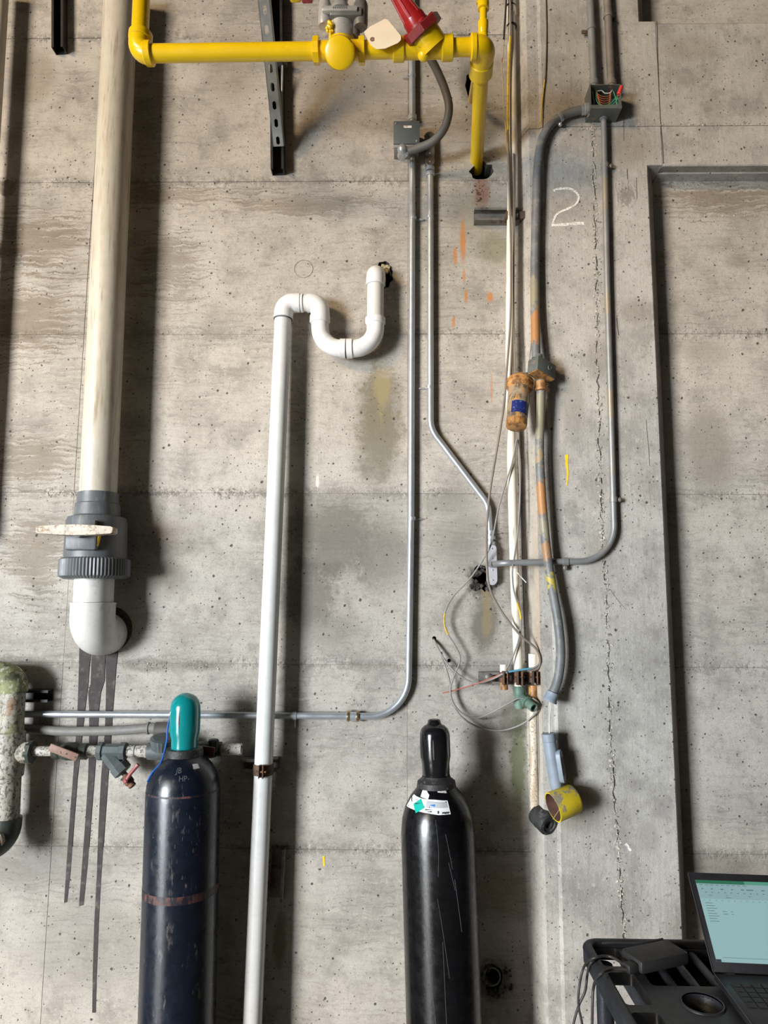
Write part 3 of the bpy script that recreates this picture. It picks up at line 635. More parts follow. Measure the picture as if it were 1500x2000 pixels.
# bare metal actuator on top
act = MB().cyl(y(667, 84), y(668, 46), .0405, 28).build('actuator', M['silver'], t)
MB().box(y(666, 43)+V(0, -.045, 0), (.108, .018, .017), bev=.003).build('name_plate', M['silver'], act)
for i in range(7): 
    pass
mbp = MB()
for i in range(8): mbp.box(y(654+i*3.6, 43)+V(0, -.0545, 0), (.0028, .0012, .0065))
mbp.build('raised_lettering', M['silverd'], act)
MB().box(y(671, 45)+V(.01, -.01, 0), (.10, .075, .03), bev=.006).build('flange', M['silverd'], act)
for a, b, r, mm in ((635, 32, .020, 'silver'), (705, 34, .022, 'silverd')):
    MB().lathe(y(a, b+30)+V(0, -.02, 0), Z, [(0, r*.9), (.012, r), (.075, r), (.085, r*.85), (.09, r*.4)], 20).build('bolt_barrel', M[mm], act)
MB().cyl(y(690, 76), y(690, 45), .021, 20).build('side_barrel', M['silverd'], act)
MB().lathe(y(667, 40)+V(0, -.03, 0), Z, [(0, .032), (.015, .028), (.03, .02), (.06, .024), (.09, .03)], 24).build('spindle', M['silver'], act)
MB().box(y(645, -2)+V(0, -.045, 0), (.040, .02, .06), Matrix.Rotation(.35, 3, 'Y'), .006).build('blue_handle', M['blue'], act)
MB().box(y(684, -4)+V(0, -.045, 0), (.03, .02, .05), Matrix.Rotation(-.3, 3, 'Y'), .006).build('blue_handle', M['blue'], act)
MB().box(y(637, 12)+V(0, -.06, 0), (.022, .004, .022), Matrix.Rotation(.5, 3, 'Y')).build('yellow_tag', M['ypaint'], act)
lv = MB().box(y(600, -2), (.035, .02, .018), bev=.005).build('lever', M['red'], act)
MB().box(y(577, -3), (.034, .02, .016), bev=.005).build('lever_tip', M['ypaint'], act)
mb = MB()
for i in range(9):
    q = y(640+random.uniform(-6, 14), 70+random.uniform(-10, 14)); mb.ball(V(q.x, y(666, 60).y-.0405, q.z), random.uniform(.004, .009), 8)
mb.build('paint_splash', M['yellow'], act)
# strainer body with red bonnet
sb = MB().cyl(y(768, 96.5), y(884, 93.2), RP+.004, 32).build('strainer_body', M['yellow'], t)
MB().cyl(y(767, 96.5), y(790, 96), RP+.0095, 32, .003).build('collar', M['yellow'], sb)
MB().cyl(y(862, 94), y(885, 93.2), RP+.0105, 32, .003).build('collar', M['yellow'], sb)
bx = V(-.62, -.42, .66).normalized()
bb = y(846, 96)
MB().cyl(bb-bx*.0, bb+bx*.055, .050, 32).build('angled_barrel', M['yellow'], sb)
MB().ball(y(828, 110)+V(0, -.006, 0), .020, 16).build('drain_boss', M['yellow'], sb)
MB().box(y(828, 102)+V(0, -.033, 0), (.046, .002, .022), bev=.0008).build('cast_plate', M['yellow'], sb)
f0 = bb+bx*.046
fl = MB().lathe(f0, bx, [(0, .064), (.003, .068), (.024, .068), (.028, .064)], 8).build('red_flange', M['redd'], t, ang=20)
uu, vv = perp(bx)
for i in range(4):
    q = math.pi/4+i*math.pi/2+.2; c = f0+(uu*math.cos(q)+vv*math.sin(q))*.050
    MB().lathe(c+bx*.022, bx, [(0, .011), (.010, .011), (.014, .007)], 10).build('flange_bolt', M['red'], fl)
MB().lathe(f0+bx*.024, bx, [(0, .040), (.012, .038)], 24).build('flange_neck', M['redd'], fl)
k0 = f0+bx*.030
kb = MB().lathe(k0, bx, [(0, .034), (.004, .0365), (.022, .036), (.030, .034), (.030, .0315), (.118, .0195), (.118, .022), (.142, .020), (.146, .014)], 24).build('red_bonnet', M['red'], t, ang=25)
for i in range(6):
    q = i*math.pi/3; d = uu*math.cos(q)+vv*math.sin(q)
    MB().tube([k0+bx*.03+d*.030, k0+bx*.118+d*.0195], .0042, 8).build('grip_rib', M['red'], kb)
# right hand end: elbow turning into the wall, thin branch above
e = MB().tube(fillet([y(930, 91.5), y(948, 90.5), V(y(948, 90.5).x-.005, -OY+.12, y(948, 90.5).z)], .038, 12), RP+.0075, 32).build('elbow', M['yellow'], t)
MB().cyl(y(919, 92), y(931, 91.5), RP+.0115, 32, .003).build('elbow_collar', M['yellow'], e)
pe0 = V(y(948, 90.5).x-.004, -OY+.06, y(948, 90.5).z); pe1 = W(930, 332, -.06)
MB().cyl(pe0, pe0.lerp(pe1, .10), RP+.0105, 32, .003).build('elbow_collar', M['yellow'], e)
MB().cyl(pe0, pe1, RP*.93, 32).build('pipe_to_wall', M['yellow'], t)
MB().cyl(W(938, 96, .50), W(920, 196, .04), .012, 16).build('thin_pipe', M['yellow'], t)
br = MB().lathe(y(943.5, 76), y(944.5, -30)-y(943.5, 76), [(0, .016), (.012, .016), (.016, .0125), (.02, .0155), (.036, .0155), (.042, .0165), (.058, .0165), (.062, .0115), (.10, .0115), (.102, .018), (.14, .018), (.2, .012)], 20).build('branch_nipple', M['yellow'], t)
MB().cyl(y(931, 2), y(945, 4), .009, 14).build('test_cock', M['yellow'], br)
# paper tag
tg = MB(); tpx = [(711, 62), (722, 52), (751, 37), (757, 38), (783, 70), (783, 78), (777, 84), (752, 95), (735, 96), (724, 88), (718, 78)]
def tagpt(a, b, o): return W(a, b, OY+.045+o+(a-740)*.0001)
cx, cy = 727.5, 77
hole = [(cx+2.4*math.cos(i*.7854), cy+2.4*math.sin(i*.7854)) for i in range(8)]
tg.plate(tpx, [hole], lambda a, b, d: tagpt(a, b, d), .0012)
tt_ = thing('paper_tag', 'blank manila tag hanging in front of the yellow pipe', 'tag', W(745, 96, OY+.045))
tg.build('tag_card', M['tagp'], tt_, flat=True)
rc = tagpt(cx, cy, .0008)
MB().lathe(rc, -Y, [(-.001, .0035), (-.001, .0075), (.0008, .0075), (.0008, .0035)], 16, cap=False).build('eyelet', M['eyelet'], tt_)
MB().tube(smooth([tagpt(727, 77, .0), W(716, 72, OY+.04), W(711, 66, OY+.02), W(712, 80, OY-.02)], 5), .0008, 6).build('tie_wire', M['cabw'], tt_)

# ================================================================== brackets near the top
mb = strut(MB(), W(121, -40, 0), W(121, 107, 0), -Y, .046, .041); tag(mb.build('wall_channel', M['black']), 'black open steel channel on the wall at top left', 'bracket')
p0, p1 = W(545, 343, 0), W(541, -60, 0)
t = thing('support_bracket', 'steel wall bracket with a perforated diagonal brace behind the yellow pipe', 'bracket', p0)
strut(MB(), p0, p1, -Y, .050, .044, .003).build('wall_channel', M['black'], t)
b0, b1 = W(544, 286, .052), W(509, -60, .40)
ax = (b1-b0).normalized(); sd = ax.cross(V(0, -1, 0)).normalized(); no = sd.cross(ax); no = no if no.y < 0 else -no
Lb = (b1-b0).length; hw = .0205
holes = []
for i in range(14):
    c = .020+i*.058
    if c > Lb-.03: break
    holes.append([(-.0065 if q in (0, 3) else .0065, c+(-.010 if q < 2 else .010)) for q in range(4)])
    h4 = []
    for kx, ky in ((-.0065, -.010), (0, -.0145), (.0065, -.010), (.0065, .010), (0, .0145), (-.0065, .010)): h4.append((kx, c+ky))
    holes[-1] = h4
br = MB().plate([(-hw, 0), (hw, 0), (hw, Lb), (-hw, Lb)], holes, lambda a, b, d: b0+sd*a+ax*b-no*d, .0026)
for s_ in (-1, 1):
    br.prism([b0+sd*(s_*hw), b0+sd*(s_*(hw-.0026)), b0+sd*(s_*(hw-.0026))-no*.041, b0+sd*(s_*hw)-no*.041], ax*Lb)
br.build('perforated_brace', M['galv'], t, ang=20)
MB().box(W(548, 122, .03), (.05, .05, .02), bev=.002).build('brace_clip', M['silverd'], t)
MB().cyl(W(552, 128, .06), W(550, 232, .02), .004, 8).build('tie_rod', M['galv'], t)

# ================================================================== electrical: thin conduits and boxes
def conduit(t, name, pts, r, m, bend=.1, seg=20):
    return MB().tube(fillet(pts, bend, 14) if bend else pts, r, seg).build(name, m, t)
def strap(t, px, py, o, d, r, side, m='zinc'):     # one-hole strap: ring and a nail tab
    c = W(px, py, o); mb = MB().lathe(c-d*.006, d, [(0, r), (0, r+.0022), (.012, r+.0022), (.012, r)], 20)
    s = mb.build('pipe_strap', M[m], t)
    MB().box(c+side*(r+.013)+V(0, o*.55, 0), (.030 if abs(side.x) > .5 else .004, .004, .004 if abs(side.x) > .5 else .030), bev=.001).build('strap_nail', M[m], s)
RC = .0118
t = thing('conduit', 'shiny galvanised conduit dropping from the grey box and bending left along the wall', 'conduit', W(760, 1400, .018))
cp = [W(805.5, 300, .02), W(803, 1000, .02), W(797, 1399.5, .02), W(350, 1396, .02), W(-60, 1394, .02)]
cb = conduit(t, 'conduit_tube', cp, RC, M['emt'], [0, .135, 0])
strap(t, 806, 427, .02, Z, RC, X); strap(t, 804, 1013, .02, Z, RC, X); strap(t, 576, 1398, .02, X, RC, -Z)
cl = W(689, 1399, .02)
MB().lathe(cl-X*.022, X, [(0, RC+.001), (0, RC+.004), (.044, RC+.004), (.044, RC+.001)], 20).build('coupling', M['zinc'], t)
for dx in (-.02, .012):
    MB().lathe(cl+X*dx, X, [(0, RC+.003), (.002, RC+.007), (.008, RC+.007), (.010, RC+.003)], 16).build('coupling_ring', M['brass'], t)
t = thing('conduit', 'short galvanised conduit coming down from above into the grey box', 'conduit', W(805, 232, .02))
conduit(t, 'conduit_tube', [W(804.5, -40, .02), W(805.5, 238, .02)], RC, M['emt'], 0)
strap(t, 805, 148, .02, Z, RC, -X)
MB().cyl(W(805.5, 226, .02), W(805.5, 236, .02), RC+.005, 16, .001).build('connector', M['zinc'], t)
t = thing('conduit', 'galvanised conduit that jogs right above the lower conduit fitting', 'conduit', W(958, 1060, .02))
conduit(t, 'conduit_tube', [W(840.5, 340, .02), W(841, 838, .02), W(953, 985, .02), W(958, 1060, .02)], RC, M['emt'], [.11, .09])
strap(t, 840, 425, .02, Z, RC, -X); strap(t, 840, 757, .02, Z, RC, -X); strap(t, 958, 1040, .02, Z, RC, X)
for yy in (331, 341): MB().cyl(W(840, yy-4, .02), W(840, yy+3, .02), RC+.0055, 16, .001).build('connector', M['zinc'], t)
for yy in (1051, 1062): MB().cyl(W(958.5, yy-4, .02), W(958.5, yy+3, .02), RC+.0055, 16, .001).build('connector', M['zinc'], t)
def lb(name, label, top, bot, r, m, cover, n):
    t = thing(name, label, 'conduit fitting', bot); a = (top-bot); L = a.length
    pr = []
    sd = a.normalized().cross(-Y).normalized()
    def cap(rr, inset):
        out = []
        for i in range(9): q = math.pi*i/8; out.append(bot+a.normalized()*(L-rr-inset)+sd*(rr*math.cos(q))+a.normalized()*rr*math.sin(q))
        for i in range(9): q = math.pi+math.pi*i/8; out.append(bot+a.normalized()*(rr+inset)+sd*(rr*math.cos(q))+a.normalized()*rr*math.sin(q))
        return out
    MB().prism([p+V(0, -.004, 0) for p in cap(r, 0)], V(0, .030, 0)).build('fitting_body', M[m], t)
    c = MB().prism([p+V(0, -.007, 0) for p in cap(r*.88, r*.12)], V(0, .004, 0)).build('cover', M[cover], t)
    for f in (.12, .36, .64, .88):
        MB().lathe(bot+a*f+V(0, -.006, 0), -Y, [(0, .0032), (.003, .0028), (.0036, .001)], 10).build('screw', M['zinc'], c)
    return t
lb('oval_conduit_fitting', 'tarnished metal conduit fitting with an oval cover beside the grey box', W(839, 258, .022), W(840, 326, .022), .0195, 'lbdark', 'lbdark', 0)
lb('oval_conduit_fitting', 'pale metal conduit fitting with an oval cover near the dark wall hole', W(960, 1062, .022), W(962, 1143, .022), .0185, 'lbbody', 'lbbody', 0)
bc = W(794, 262, .075)
t = thing('junction_box', 'square dark grey junction box with a small white label', 'junction box', W(794, 285, .04))
bw = S(794, 260, .075, 51)
MB().box(V(bc.x, -.038, bc.z-.006), (bw*.97, .074, bw*.97), bev=.003).build('box_body', M['boxside'], t)
cv = MB().box(V(bc.x, -.077, bc.z+.004), (bw, .006, bw*.95), bev=.0015).build('cover', M['boxg'], t)
MB().box(V(bc.x+.004, -.0806, bc.z+.026), (.030, .0012, .009)).build('label', M['sticker'], cv)
for dx, dz in ((-.041, .041), (.038, -.032)): MB().lathe(V(bc.x+dx, -.080, bc.z+dz), -Y, [(0, .0045), (.002, .004), (.0025, .001)], 10).build('screw', M['zinc'], cv)
pc = W(788, 297, .085)
cn = MB().lathe(pc, V(.25, -1, -.1), [(-.03, .017), (-.006, .019), (0, .021), (.012, .021), (.014, .015)], 8).build('connector', M['zinc'], t, ang=20)
MB().ball(pc+V(-.004, -.010, .004), .019, 16).build('connector_elbow', M['zinc'], t)
t = tag(MB().tube(smooth([W(778, -40, .28), W(806, 45, .27), W(833, 100, .25), W(852, 135, .22), W(869, 175, .19), W(877, 212, .17), W(868, 250, .15), W(846, 276, .13), W(820, 288, .115), W(797, 296, .105)], 8), .0150, 18).build('flexible_conduit', M['flex']), 'thick grey flexible conduit curving from behind the red valve to the grey box', 'conduit')

# ---- grey conduit on the column, open box with loose wires
OP = TF+.022
t = thing('junction_box', 'open grey junction box on the column with loose coloured wires', 'junction box', W(1180, 228, TF+.04))
c = W(1180, 196, TF+.055); bw_ = S(1180, 196, TF+.055, 58); bh = S(1180, 196, TF+.055, 50); th = .003; dp = .075
yb, yf = -TF, -TF-dp
mb = MB().box(V(c.x, yb-.002, c.z), (bw_, .003, bh))
mb.box(V(c.x-bw_/2, (yb+yf)/2, c.z), (th, dp, bh)); mb.box(V(c.x+bw_/2, (yb+yf)/2, c.z), (th, dp, bh))
mb.box(V(c.x, (yb+yf)/2, c.z+bh/2), (bw_+th, dp, th)); mb.box(V(c.x, (yb+yf)/2, c.z-bh/2), (bw_+th, dp, th))
mb.build('box_body', M['boxgreen'], t)
MB().box(V(c.x, yf, c.z-bh/2+.006), (bw_+.004, .003, .014)).build('box_lip', M['boxgreen'], t)
MB().box(V(c.x+.005, yb-.02, c.z-.03), (bw_*.8, .03, .03), bev=.006).build('terminal_block', M['silverd'], t)
def wire(t, pts, r, m, name='wire', n=6): return MB().tube(smooth(pts, n), r, 8).build(name, M[m], t)
bo = TF+.05
def bp(a, b, o=bo): return W(a, b, o)
for i in range(5): wire(t, [bp(1164, 176), bp(1168+i*.6, 184+i*4), bp(1180, 189+i*4.2), bp(1190, 186+i*4), bp(1193, 176+i*2)], .0014, 'cabo')
wire(t, [bp(1165, 180), bp(1165, 195), bp(1172, 205), bp(1184, 206), bp(1196, 199), bp(1203, 190)], .0018, 'cabg'); wire(t, [bp(1198, 178), bp(1201, 187), bp(1203, 194), bp(1206, 205)], .0018, 'cabg'); wire(t, [bp(1170, 206), bp(1183, 209), bp(1199, 202), bp(1208, 190), bp(1209, 182)], .0018, 'cabg')
wire(t, [bp(1206, 186), bp(1204, 200), bp(1206, 210)], .0014, 'cabg')
wire(t, [bp(1157, 178), bp(1159, 192), bp(1161, 200), bp(1157, 208)], .0018, 'cabw'); wire(t, [bp(1167, 178), bp(1175, 177), bp(1182, 182), bp(1192, 181), bp(1197, 174)], .0018, 'cabw'); wire(t, [bp(1150, 205), bp(1151, 222), bp(1147, 229)], .0014, 'cabt')
MB().lathe(bp(1214, 168, bo+.02), (bp(1208, 186, bo+.02)-bp(1214, 168, bo+.02)), [(0, .004), (.002, .0065), (.02, .0065), (.034, .008), (.036, .006)], 12).build('wire_nut', M['wirenut'], t)
wire(t, [bp(1208, 186, bo+.02), bp(1207, 192), bp(1203, 198)], .0016, 'cabr')
for i, (lab, xt, xb, rr, mm) in enumerate((('left of two grey conduits dropping into the open box', 1151, 1160, .0135, 'gcond'), ('right brownish one of two conduits dropping into the open box', 1184, 1194, .0140, 'gcondb'))):
    t = thing('conduit', lab, 'conduit', W(xb, 168, OP))
    pa_, pb_ = W(xt, -40, OP), W(xb, 172, OP+.012); conduit(t, 'conduit_tube', [pa_, pb_], rr, M[mm], 0)
    MB().cyl(W(xb-.3, 158, OP+.01), W(xb, 168, OP+.012), rr+.004, 14, .001).build('connector', M[mm], t)
    py_ = 57 if i == 0 else 33; sx_ = -1 if i == 0 else 1
    cc = pa_.lerp(pb_, (py_+40)/212)
    s_ = MB().lathe(cc-Z*.007, Z, [(0, rr), (0, rr+.003), (.014, rr+.003), (.014, rr)], 18).build('pipe_strap', M[mm], t)
    MB().box(cc+V(sx_*(rr+.010), .012, -.004), (.022, .006, .014), bev=.002).build('strap_tab', M['rusty'], s_)
t = thing('conduit', 'long thin grey conduit running down the column and bending left to the dark hole', 'conduit', W(1200, 1096, OP))
hp_ = W(944, 1104, .0)
conduit(t, 'conduit_tube', [W(1179, 228, OP), W(1186, 560, OP-.004), W(1198, 985, OP-.006), W(1201.5, 1096, OP-.004), W(1090, 1097, OP-.004), W(975, 1100, OP-.01), V(hp_.x, .08, hp_.z)], .0108, M['gcond'], [0, 0, .125, 0, .05])
MB().cyl(W(1179, 224, OP), W(1179, 234, OP), .0150, 14, .001).build('connector', M['gcond'], t)
for a, b, dd, sv in ((1181.5, 324, Z, X), (1198, 976, Z, X), (1104, 1097, X, -Z)):
    s_ = MB().lathe(W(a, b, OP-.004)-dd*.009, dd, [(0, .0108), (0, .0138), (.018, .0138), (.018, .0108)], 18).build('pipe_strap', M['gcond'], t)
    MB().lathe(W(a, b, OP-.004)+sv*.021+V(0, .004, 0), -Y, [(0, .008), (.006, .008), (.009, .004)], 10).build('strap_bolt', M['gcondb'], s_)

# ---- paint-spotted flexible conduit, its box and drop
t = thing('flexible_conduit', 'grey flexible conduit with orange paint looping from the open box to the small tilted box', 'conduit', W(1047, 695, TF+.03))
up_ = smooth([W(1152, 212, TF+.035), W(1128, 216, TF+.03), W(1100, 226, TF+.022), W(1076, 243, TF+.022), W(1058, 275, TF+.022), W(1050, 330, TF+.022), W(1047, 420, TF+.022), W(1045, 510, TF+.022), W(1045, 600, TF+.026), W(1047, 700, TF+.045)], 14)
MB().tube(up_, .0158, 18, ridge=.02).build('conduit_tube', M['flexp'], t)
MB().lathe(W(1152, 212, TF+.035), W(1128, 216, TF+.03)-W(1152, 212, TF+.035), [(-.002, .020), (.018, .0215), (.020, .019), (.03, .019), (.031, .016)], 18).build('connector', M['zinc'], t)
q0, q1 = W(1093, 230, TF+.022), W(1089, 233, TF+.022)
MB().lathe(q0, q1-q0, [(-.006, .0158), (-.006, .0188), (.006, .0188), (.006, .0158)], 18).build('strap', M['zinc'], t)
MB().ball(W(1094, 243, TF+.02), .008, 10).build('strap_bolt', M['zinc'], t)
cbx = W(1058, 722, TF+.055)
t = thing('junction_box', 'small tilted grey-green box above the rusty filter', 'junction box', W(1058, 745, TF+.05))
Rb = Matrix.Rotation(math.radians(17), 3, 'Y') @ Matrix.Rotation(math.radians(33), 3, 'Z') @ Matrix.Rotation(math.radians(-16), 3, 'X')
bx_ = MB().box(cbx, (.090, .050, .056), Rb, .004).build('box_body', M['boxgreen'], t)
MB().box(cbx+Rb@V(0, 0, -.0285), (.084, .046, .003), Rb).build('rusty_base', M['orange'], bx_)
MB().lathe(cbx+Rb@V(.012, -.0245, .002), Rb@V(0, -1, 0), [(0, .009), (.004, .009), (.004, .0055), (.0012, .005)], 14).build('knockout', M['boxgreen'], bx_)
MB().lathe(cbx+Rb@V(-.028, -.01, .026), Rb@V(0, 0, 1), [(0, .013), (.014, .013), (.016, .010)], 14).build('conduit_hub', M['boxgreen'], bx_)
t = thing('flexible_conduit', 'grey flexible conduit with orange paint hanging free below the small tilted box', 'conduit', W(1076, 1366, TF+.05))
dn_ = smooth([W(1057, 742, TF+.055), W(1056, 800, TF+.045), W(1054, 880, TF+.04), W(1058, 970, TF+.04), W(1066, 1060, TF+.04), W(1077, 1140, TF+.045), W(1090, 1215, TF+.05), W(1095, 1275, TF+.05), W(1090, 1325, TF+.05), W(1078, 1358, TF+.05)], 18)
MB().tube(dn_, .0152, 18, ridge=.025).build('conduit_tube', M['flexp'], t)
MB().lathe(W(1057, 745, TF+.055), -Z, [(0, .019), (.022, .019), (.024, .0215), (.032, .0215), (.034, .016)], 14).build('connector', M['orange'], t)
dd = (dn_[-1]-dn_[-3]).normalized()
MB().lathe(dn_[-1], dd, [(-.012, .0155), (-.010, .020), (.012, .021), (.016, .024), (.022, .024), (.022, .016)], 16).build('end_connector', M['bluefit'], t)
for dx in (-.003, .003):
    wire(t, [dn_[-1]+dd*.01+V(dx, 0, 0), W(1073+dx*300, 1400, TF+.05), W(1073+dx*200, 1436, TF+.05)], .0015, 'cabw')

# ---- blue-grey fitting with yellow cup
LBt, LBb = W(1071, 1432, TF+.05), W(1087, 1536, TF+.05); la = (LBb-LBt).normalized()
t = thing('angled_conduit_fitting', 'blue-grey angled conduit fitting hanging with a yellow cup below it', 'conduit fitting', LBb)
fb = MB().lathe(LBt, la, [(0, .0185), (.001, .0225), (.024, .0225), (.026, .0205), (.05, .022), (.15, .0215), (.175, .019), (.186, .017), (.187, .012)], 24).build('fitting_body', M['bluefit'], t)
MB().lathe(LBt+la*.001, -la, [(0, .017), (.0006, .017)], 20).build('open_mouth', M['gap'], fb)
sdv = la.cross(-Y).normalized(); sdv = sdv if sdv.x > 0 else -sdv
cvn = (sdv*.9+V(0, -.45, 0)).normalized(); cc = LBt+la*.105+cvn*.017
cw = la.cross(cvn).normalized()
ov = [(.018*math.cos(q*math.pi/8), (.034 if math.sin(q*math.pi/8) > 0 else -.034)*1.0+.018*math.sin(q*math.pi/8)) for q in range(16)]
co_ = MB().prism([cc+cw*a+la*b for a, b in ov], cvn*.014).build('cover', M['bluefit'], t)
for i in range(3): MB().tube([cc+cvn*.0145+cw*(-.008+i*.008)+la*-.028, cc+cvn*.0145+cw*(-.008+i*.008)+la*.028], .0012, 6).build('cover_rib', M['labelgr'], co_)
MB().lathe(LBb-la*.006, la, [(0, .014), (.01, .0165), (.022, .0165), (.026, .013), (.05, .013)], 16).build('yellow_bushing', M['cupy'], t)
ca = V(.90, .26, .27).normalized(); cm = W(1080, 1577, TF+.085)
cup = MB().lathe(cm, ca, [(0, .043), (0, .047), (.075, .046), (.082, .042), (.083, .0), ], 32, cap=False)
cup.build('yellow_cup', M['cupy'], t)
MB().lathe(cm, ca, [(0.001, .0435), (.072, .043), (.073, 0.0)], 32, cap=False).build('cup_inside', M['cupin'], t)
MB().tube([cm+ca*.04, cm+V(-.005, -.02, -.03)], .0012, 6).build('wire', M['cabt'], t)

# ================================================================== cream pipe and everything hung around it
OC = .055
t = thing('cream_pipe', 'cream painted vertical pipe in the corner beside the column', 'pipe', W(1013, 1330, OC))
MB().tube(smooth([W(996, -40, OC), W(1000, 150, OC), W(1001, 300, OC), W(998, 450, OC), W(996, 700, OC), W(999, 900, OC), W(1005, 1120, OC), W(1012, 1290, OC), W(1013, 1340, OC)], 6), .0158, 24).build('pipe', M['cream'], t)
MB().cyl(W(997, -10, OC), W(999, 28, OC), .0185, 24, .002).build('coupling', M['cream'], t)
for px, py in ((997.5, 14), (999.5, 52)):
    MB().lathe(W(px, py, OC), Z, [(-.003, .0160), (-.003, .0205), (.003, .0205), (.003, .0160)], 20).build('tape_band', M['tie'], t)
MB().cyl(W(1013, 1328, OC), W(1014, 1350, OC), .0150, 20).build('rusty_end', M['rusty'], t)
# green hose tap below it
tv = W(1015, 1366, OC)
t = thing('hose_tap', 'green corroded brass tap at the foot of the cream pipe', 'tap', W(1020, 1390, OC))
MB().lathe(W(1014, 1340, OC), -Z, [(0, .017), (.008, .021), (.03, .021), (.036, .018), (.06, .020), (.075, .015)], 16).build('tap_housing', M['verdi'], t)
sp = V(.45, -.75, -.38).normalized(); s0 = W(1016, 1360, OC)
MB().lathe(s0, sp, [(0, .017), (.03, .017), (.035, .0205), (.043, .0205), (.044, .015), (.075, .0155), (.075, .0115), (.06, .011)], 20, cap=False).build('spout', M['verdi'], t)
MB().lathe(s0+sp*.06, sp, [(0, .0115), (.001, .0115)], 16).build('spout_mouth', M['gap'], t)
MB().box(W(1019, 1336, OC+.025), (.024, .012, .012), Matrix.Rotation(.5, 3, 'Y'), .002).build('tap_key', M['rusty'], t)
# bank of rusty clamps on a short rail
t = thing('clamp_rail', 'short rusty rail with pipe clamps at the foot of the cream pipe', 'rail', W(1000, 1340, .02))
strut(MB(), W(934, 1323, 0), W(1052, 1323, 0), -Y, .041, .030).build('rail', M['strutw'], t)
for px, r_ in ((985, .0135), (1012, .0162), (1042, .0160)):
    c = W(px, 1323, OC)
    k_ = MB().lathe(c-Z*.016, Z, [(0, r_), (0, r_+.004), (.034, r_+.004), (.034, r_)], 18).build('clamp', M['rusty'], t)
    for dx in (-.0075, .0065):
        MB().box(c+V(dx, -r_-.012, 0), (.004, .026, .046), Matrix.Rotation(random.uniform(-.12, .12), 3, 'Z'), .001).build('clamp_ear', M['rusty'], k_)
    MB().cyl(c+V(-.018, -r_-.014, .004), c+V(.018, -r_-.014, .004), .0035, 8).build('clamp_bolt', M['rusty'], k_)
MB().lathe(W(954, 1322, .03), -Y, [(0, .012), (.004, .012), (.008, .006)], 12).build('rail_bolt', M['strutw'], t)
for lab, a, b0_, b1_, r, m2 in (('short cut-off cream pipe stub right of the cream pipe', 1042, 1277, 1330, .0155, 'cream'), ('tiny cut-off cream pipe stub left of the cream pipe', 984, 1298, 1318, .0130, 'cream')):
    t = thing('pipe_stub', lab, 'pipe', W(a, b1_, OC))
    MB().lathe(W(a, b1_, OC), Z, [(0, r), ((W(a, b0_, OC)-W(a, b1_, OC)).z, r), ((W(a, b0_, OC)-W(a, b1_, OC)).z, r*.78), (.01, r*.78)], 20, cap=False).build('stub', M[m2], t)
    if a < 1000: MB().cyl(W(a, 1330, OC), W(a+1, 1347, OC), .013, 16, .001).build('rusty_end', M['orange'], t)
t = thing('lower_pipe', 'rust-stained cream pipe running down the corner to a black rubber plug', 'pipe', W(1043, 1600, OC))
MB().cyl(W(1041, 1338, OC), W(1044, 1596, OC), .0150, 24).build('pipe', M['creamrust'], t)
MB().cyl(W(1041, 1338, OC), W(1041.5, 1372, OC), .0162, 20, .001).build('rusty_coupling', M['orange'], t)
sp = V(.42, -.78, -.30).normalized(); p_ = W(1051, 1592, OC+.005)
t = thing('rubber_plug', 'black rubber plug with a hole, pointing outward below the cream pipe', 'plug', W(1063, 1625, OC+.04))
MB().lathe(p_-sp*.012, sp, [(0, .024), (.004, .033), (.03, .0345), (.066, .0355), (.071, .0335), (.072, .024), (.068, .0225), (.068, .0125), (.05, .012)], 28, cap=False).build('plug_shell', M['foam'], t)
MB().lathe(p_+sp*.038, sp, [(0, .0125), (.002, .012)], 16).build('plug_hole', M['gap'], t)
# rusty strut high on the wall
t = thing('strut_rail', 'short rusty horizontal rail crossing behind the cream pipe under the yellow pipe', 'rail', W(980, 440, .02))
strut(MB(), W(925, 429, 0), W(1034, 429, 0), -Y, .050, .041).build('rail', M['strutw'], t)
MB().box(W(990, 424, .048), (.016, .03, .034), Matrix.Rotation(.2, 3, 'Y'), .003).build('clamp', M['rusty'], t)
MB().box(W(1021, 423, .040), (.030, .03, .030), Matrix.Rotation(-.15, 3, 'Y'), .003).build('rusty_block', M['rusty'], t)
MB().cyl(W(1032, 416, .06), W(1035, 436, .06), .004, 8).build('bolt', M['rusty'], t)
# filter canister
fa = W(1016, 742, .13); fb_ = W(1008, 834, .185); fx = (fb_-fa).normalized(); FL = (fb_-fa).length
t = thing('filter_canister', 'clear filter bowl caked in orange rust with a blue label', 'filter', fb_)
MB().lathe(fa, fx, [(-.012, .030), (.0, .040), (.006, .047), (.016, .0475), (.018, .043), (.024, .043), (.026, .046), (.036, .045), (.042, .038)], 36).build('filter_head', M['orange'], t)
bo_ = MB().lathe(fa, fx, [(.038, .0385), (FL*.5, .0375), (FL-.028, .0360), (FL-.022, .0360)], 36).build('bowl', M['bowl'], t)
MB().lathe(fa, fx, [(FL-.024, .0355), (FL-.020, .0365), (FL-.002, .0350), (FL, .032), (FL+.0005, .0)], 36, cap=False).build('bowl_base', M['orange'], bo_)
fu = -Y-fx*(-Y).dot(fx); fu.normalize(); fw = fx.cross(fu); fw = fw if fw.x > 0 else -fw
def onbowl(u, v, r): return fa+fx*v+(fu*math.cos(u)+fw*math.sin(u))*r
def wrap(mb, us, vs, fn, r0, r1):
    n, m_ = len(us), len(vs); V0 = [fn(u, v, r1) for v in vs for u in us]; V1 = [fn(u, v, r0) for v in vs for u in us]; k_ = n*m_
    fs = []
    for j in range(m_-1):
        for i in range(n-1): q = j*n+i; fs += [(q, q+1, q+n+1, q+n), (k_+q, k_+q+n, k_+q+n+1, k_+q+1)]
    return mb.add(V0+V1, fs)
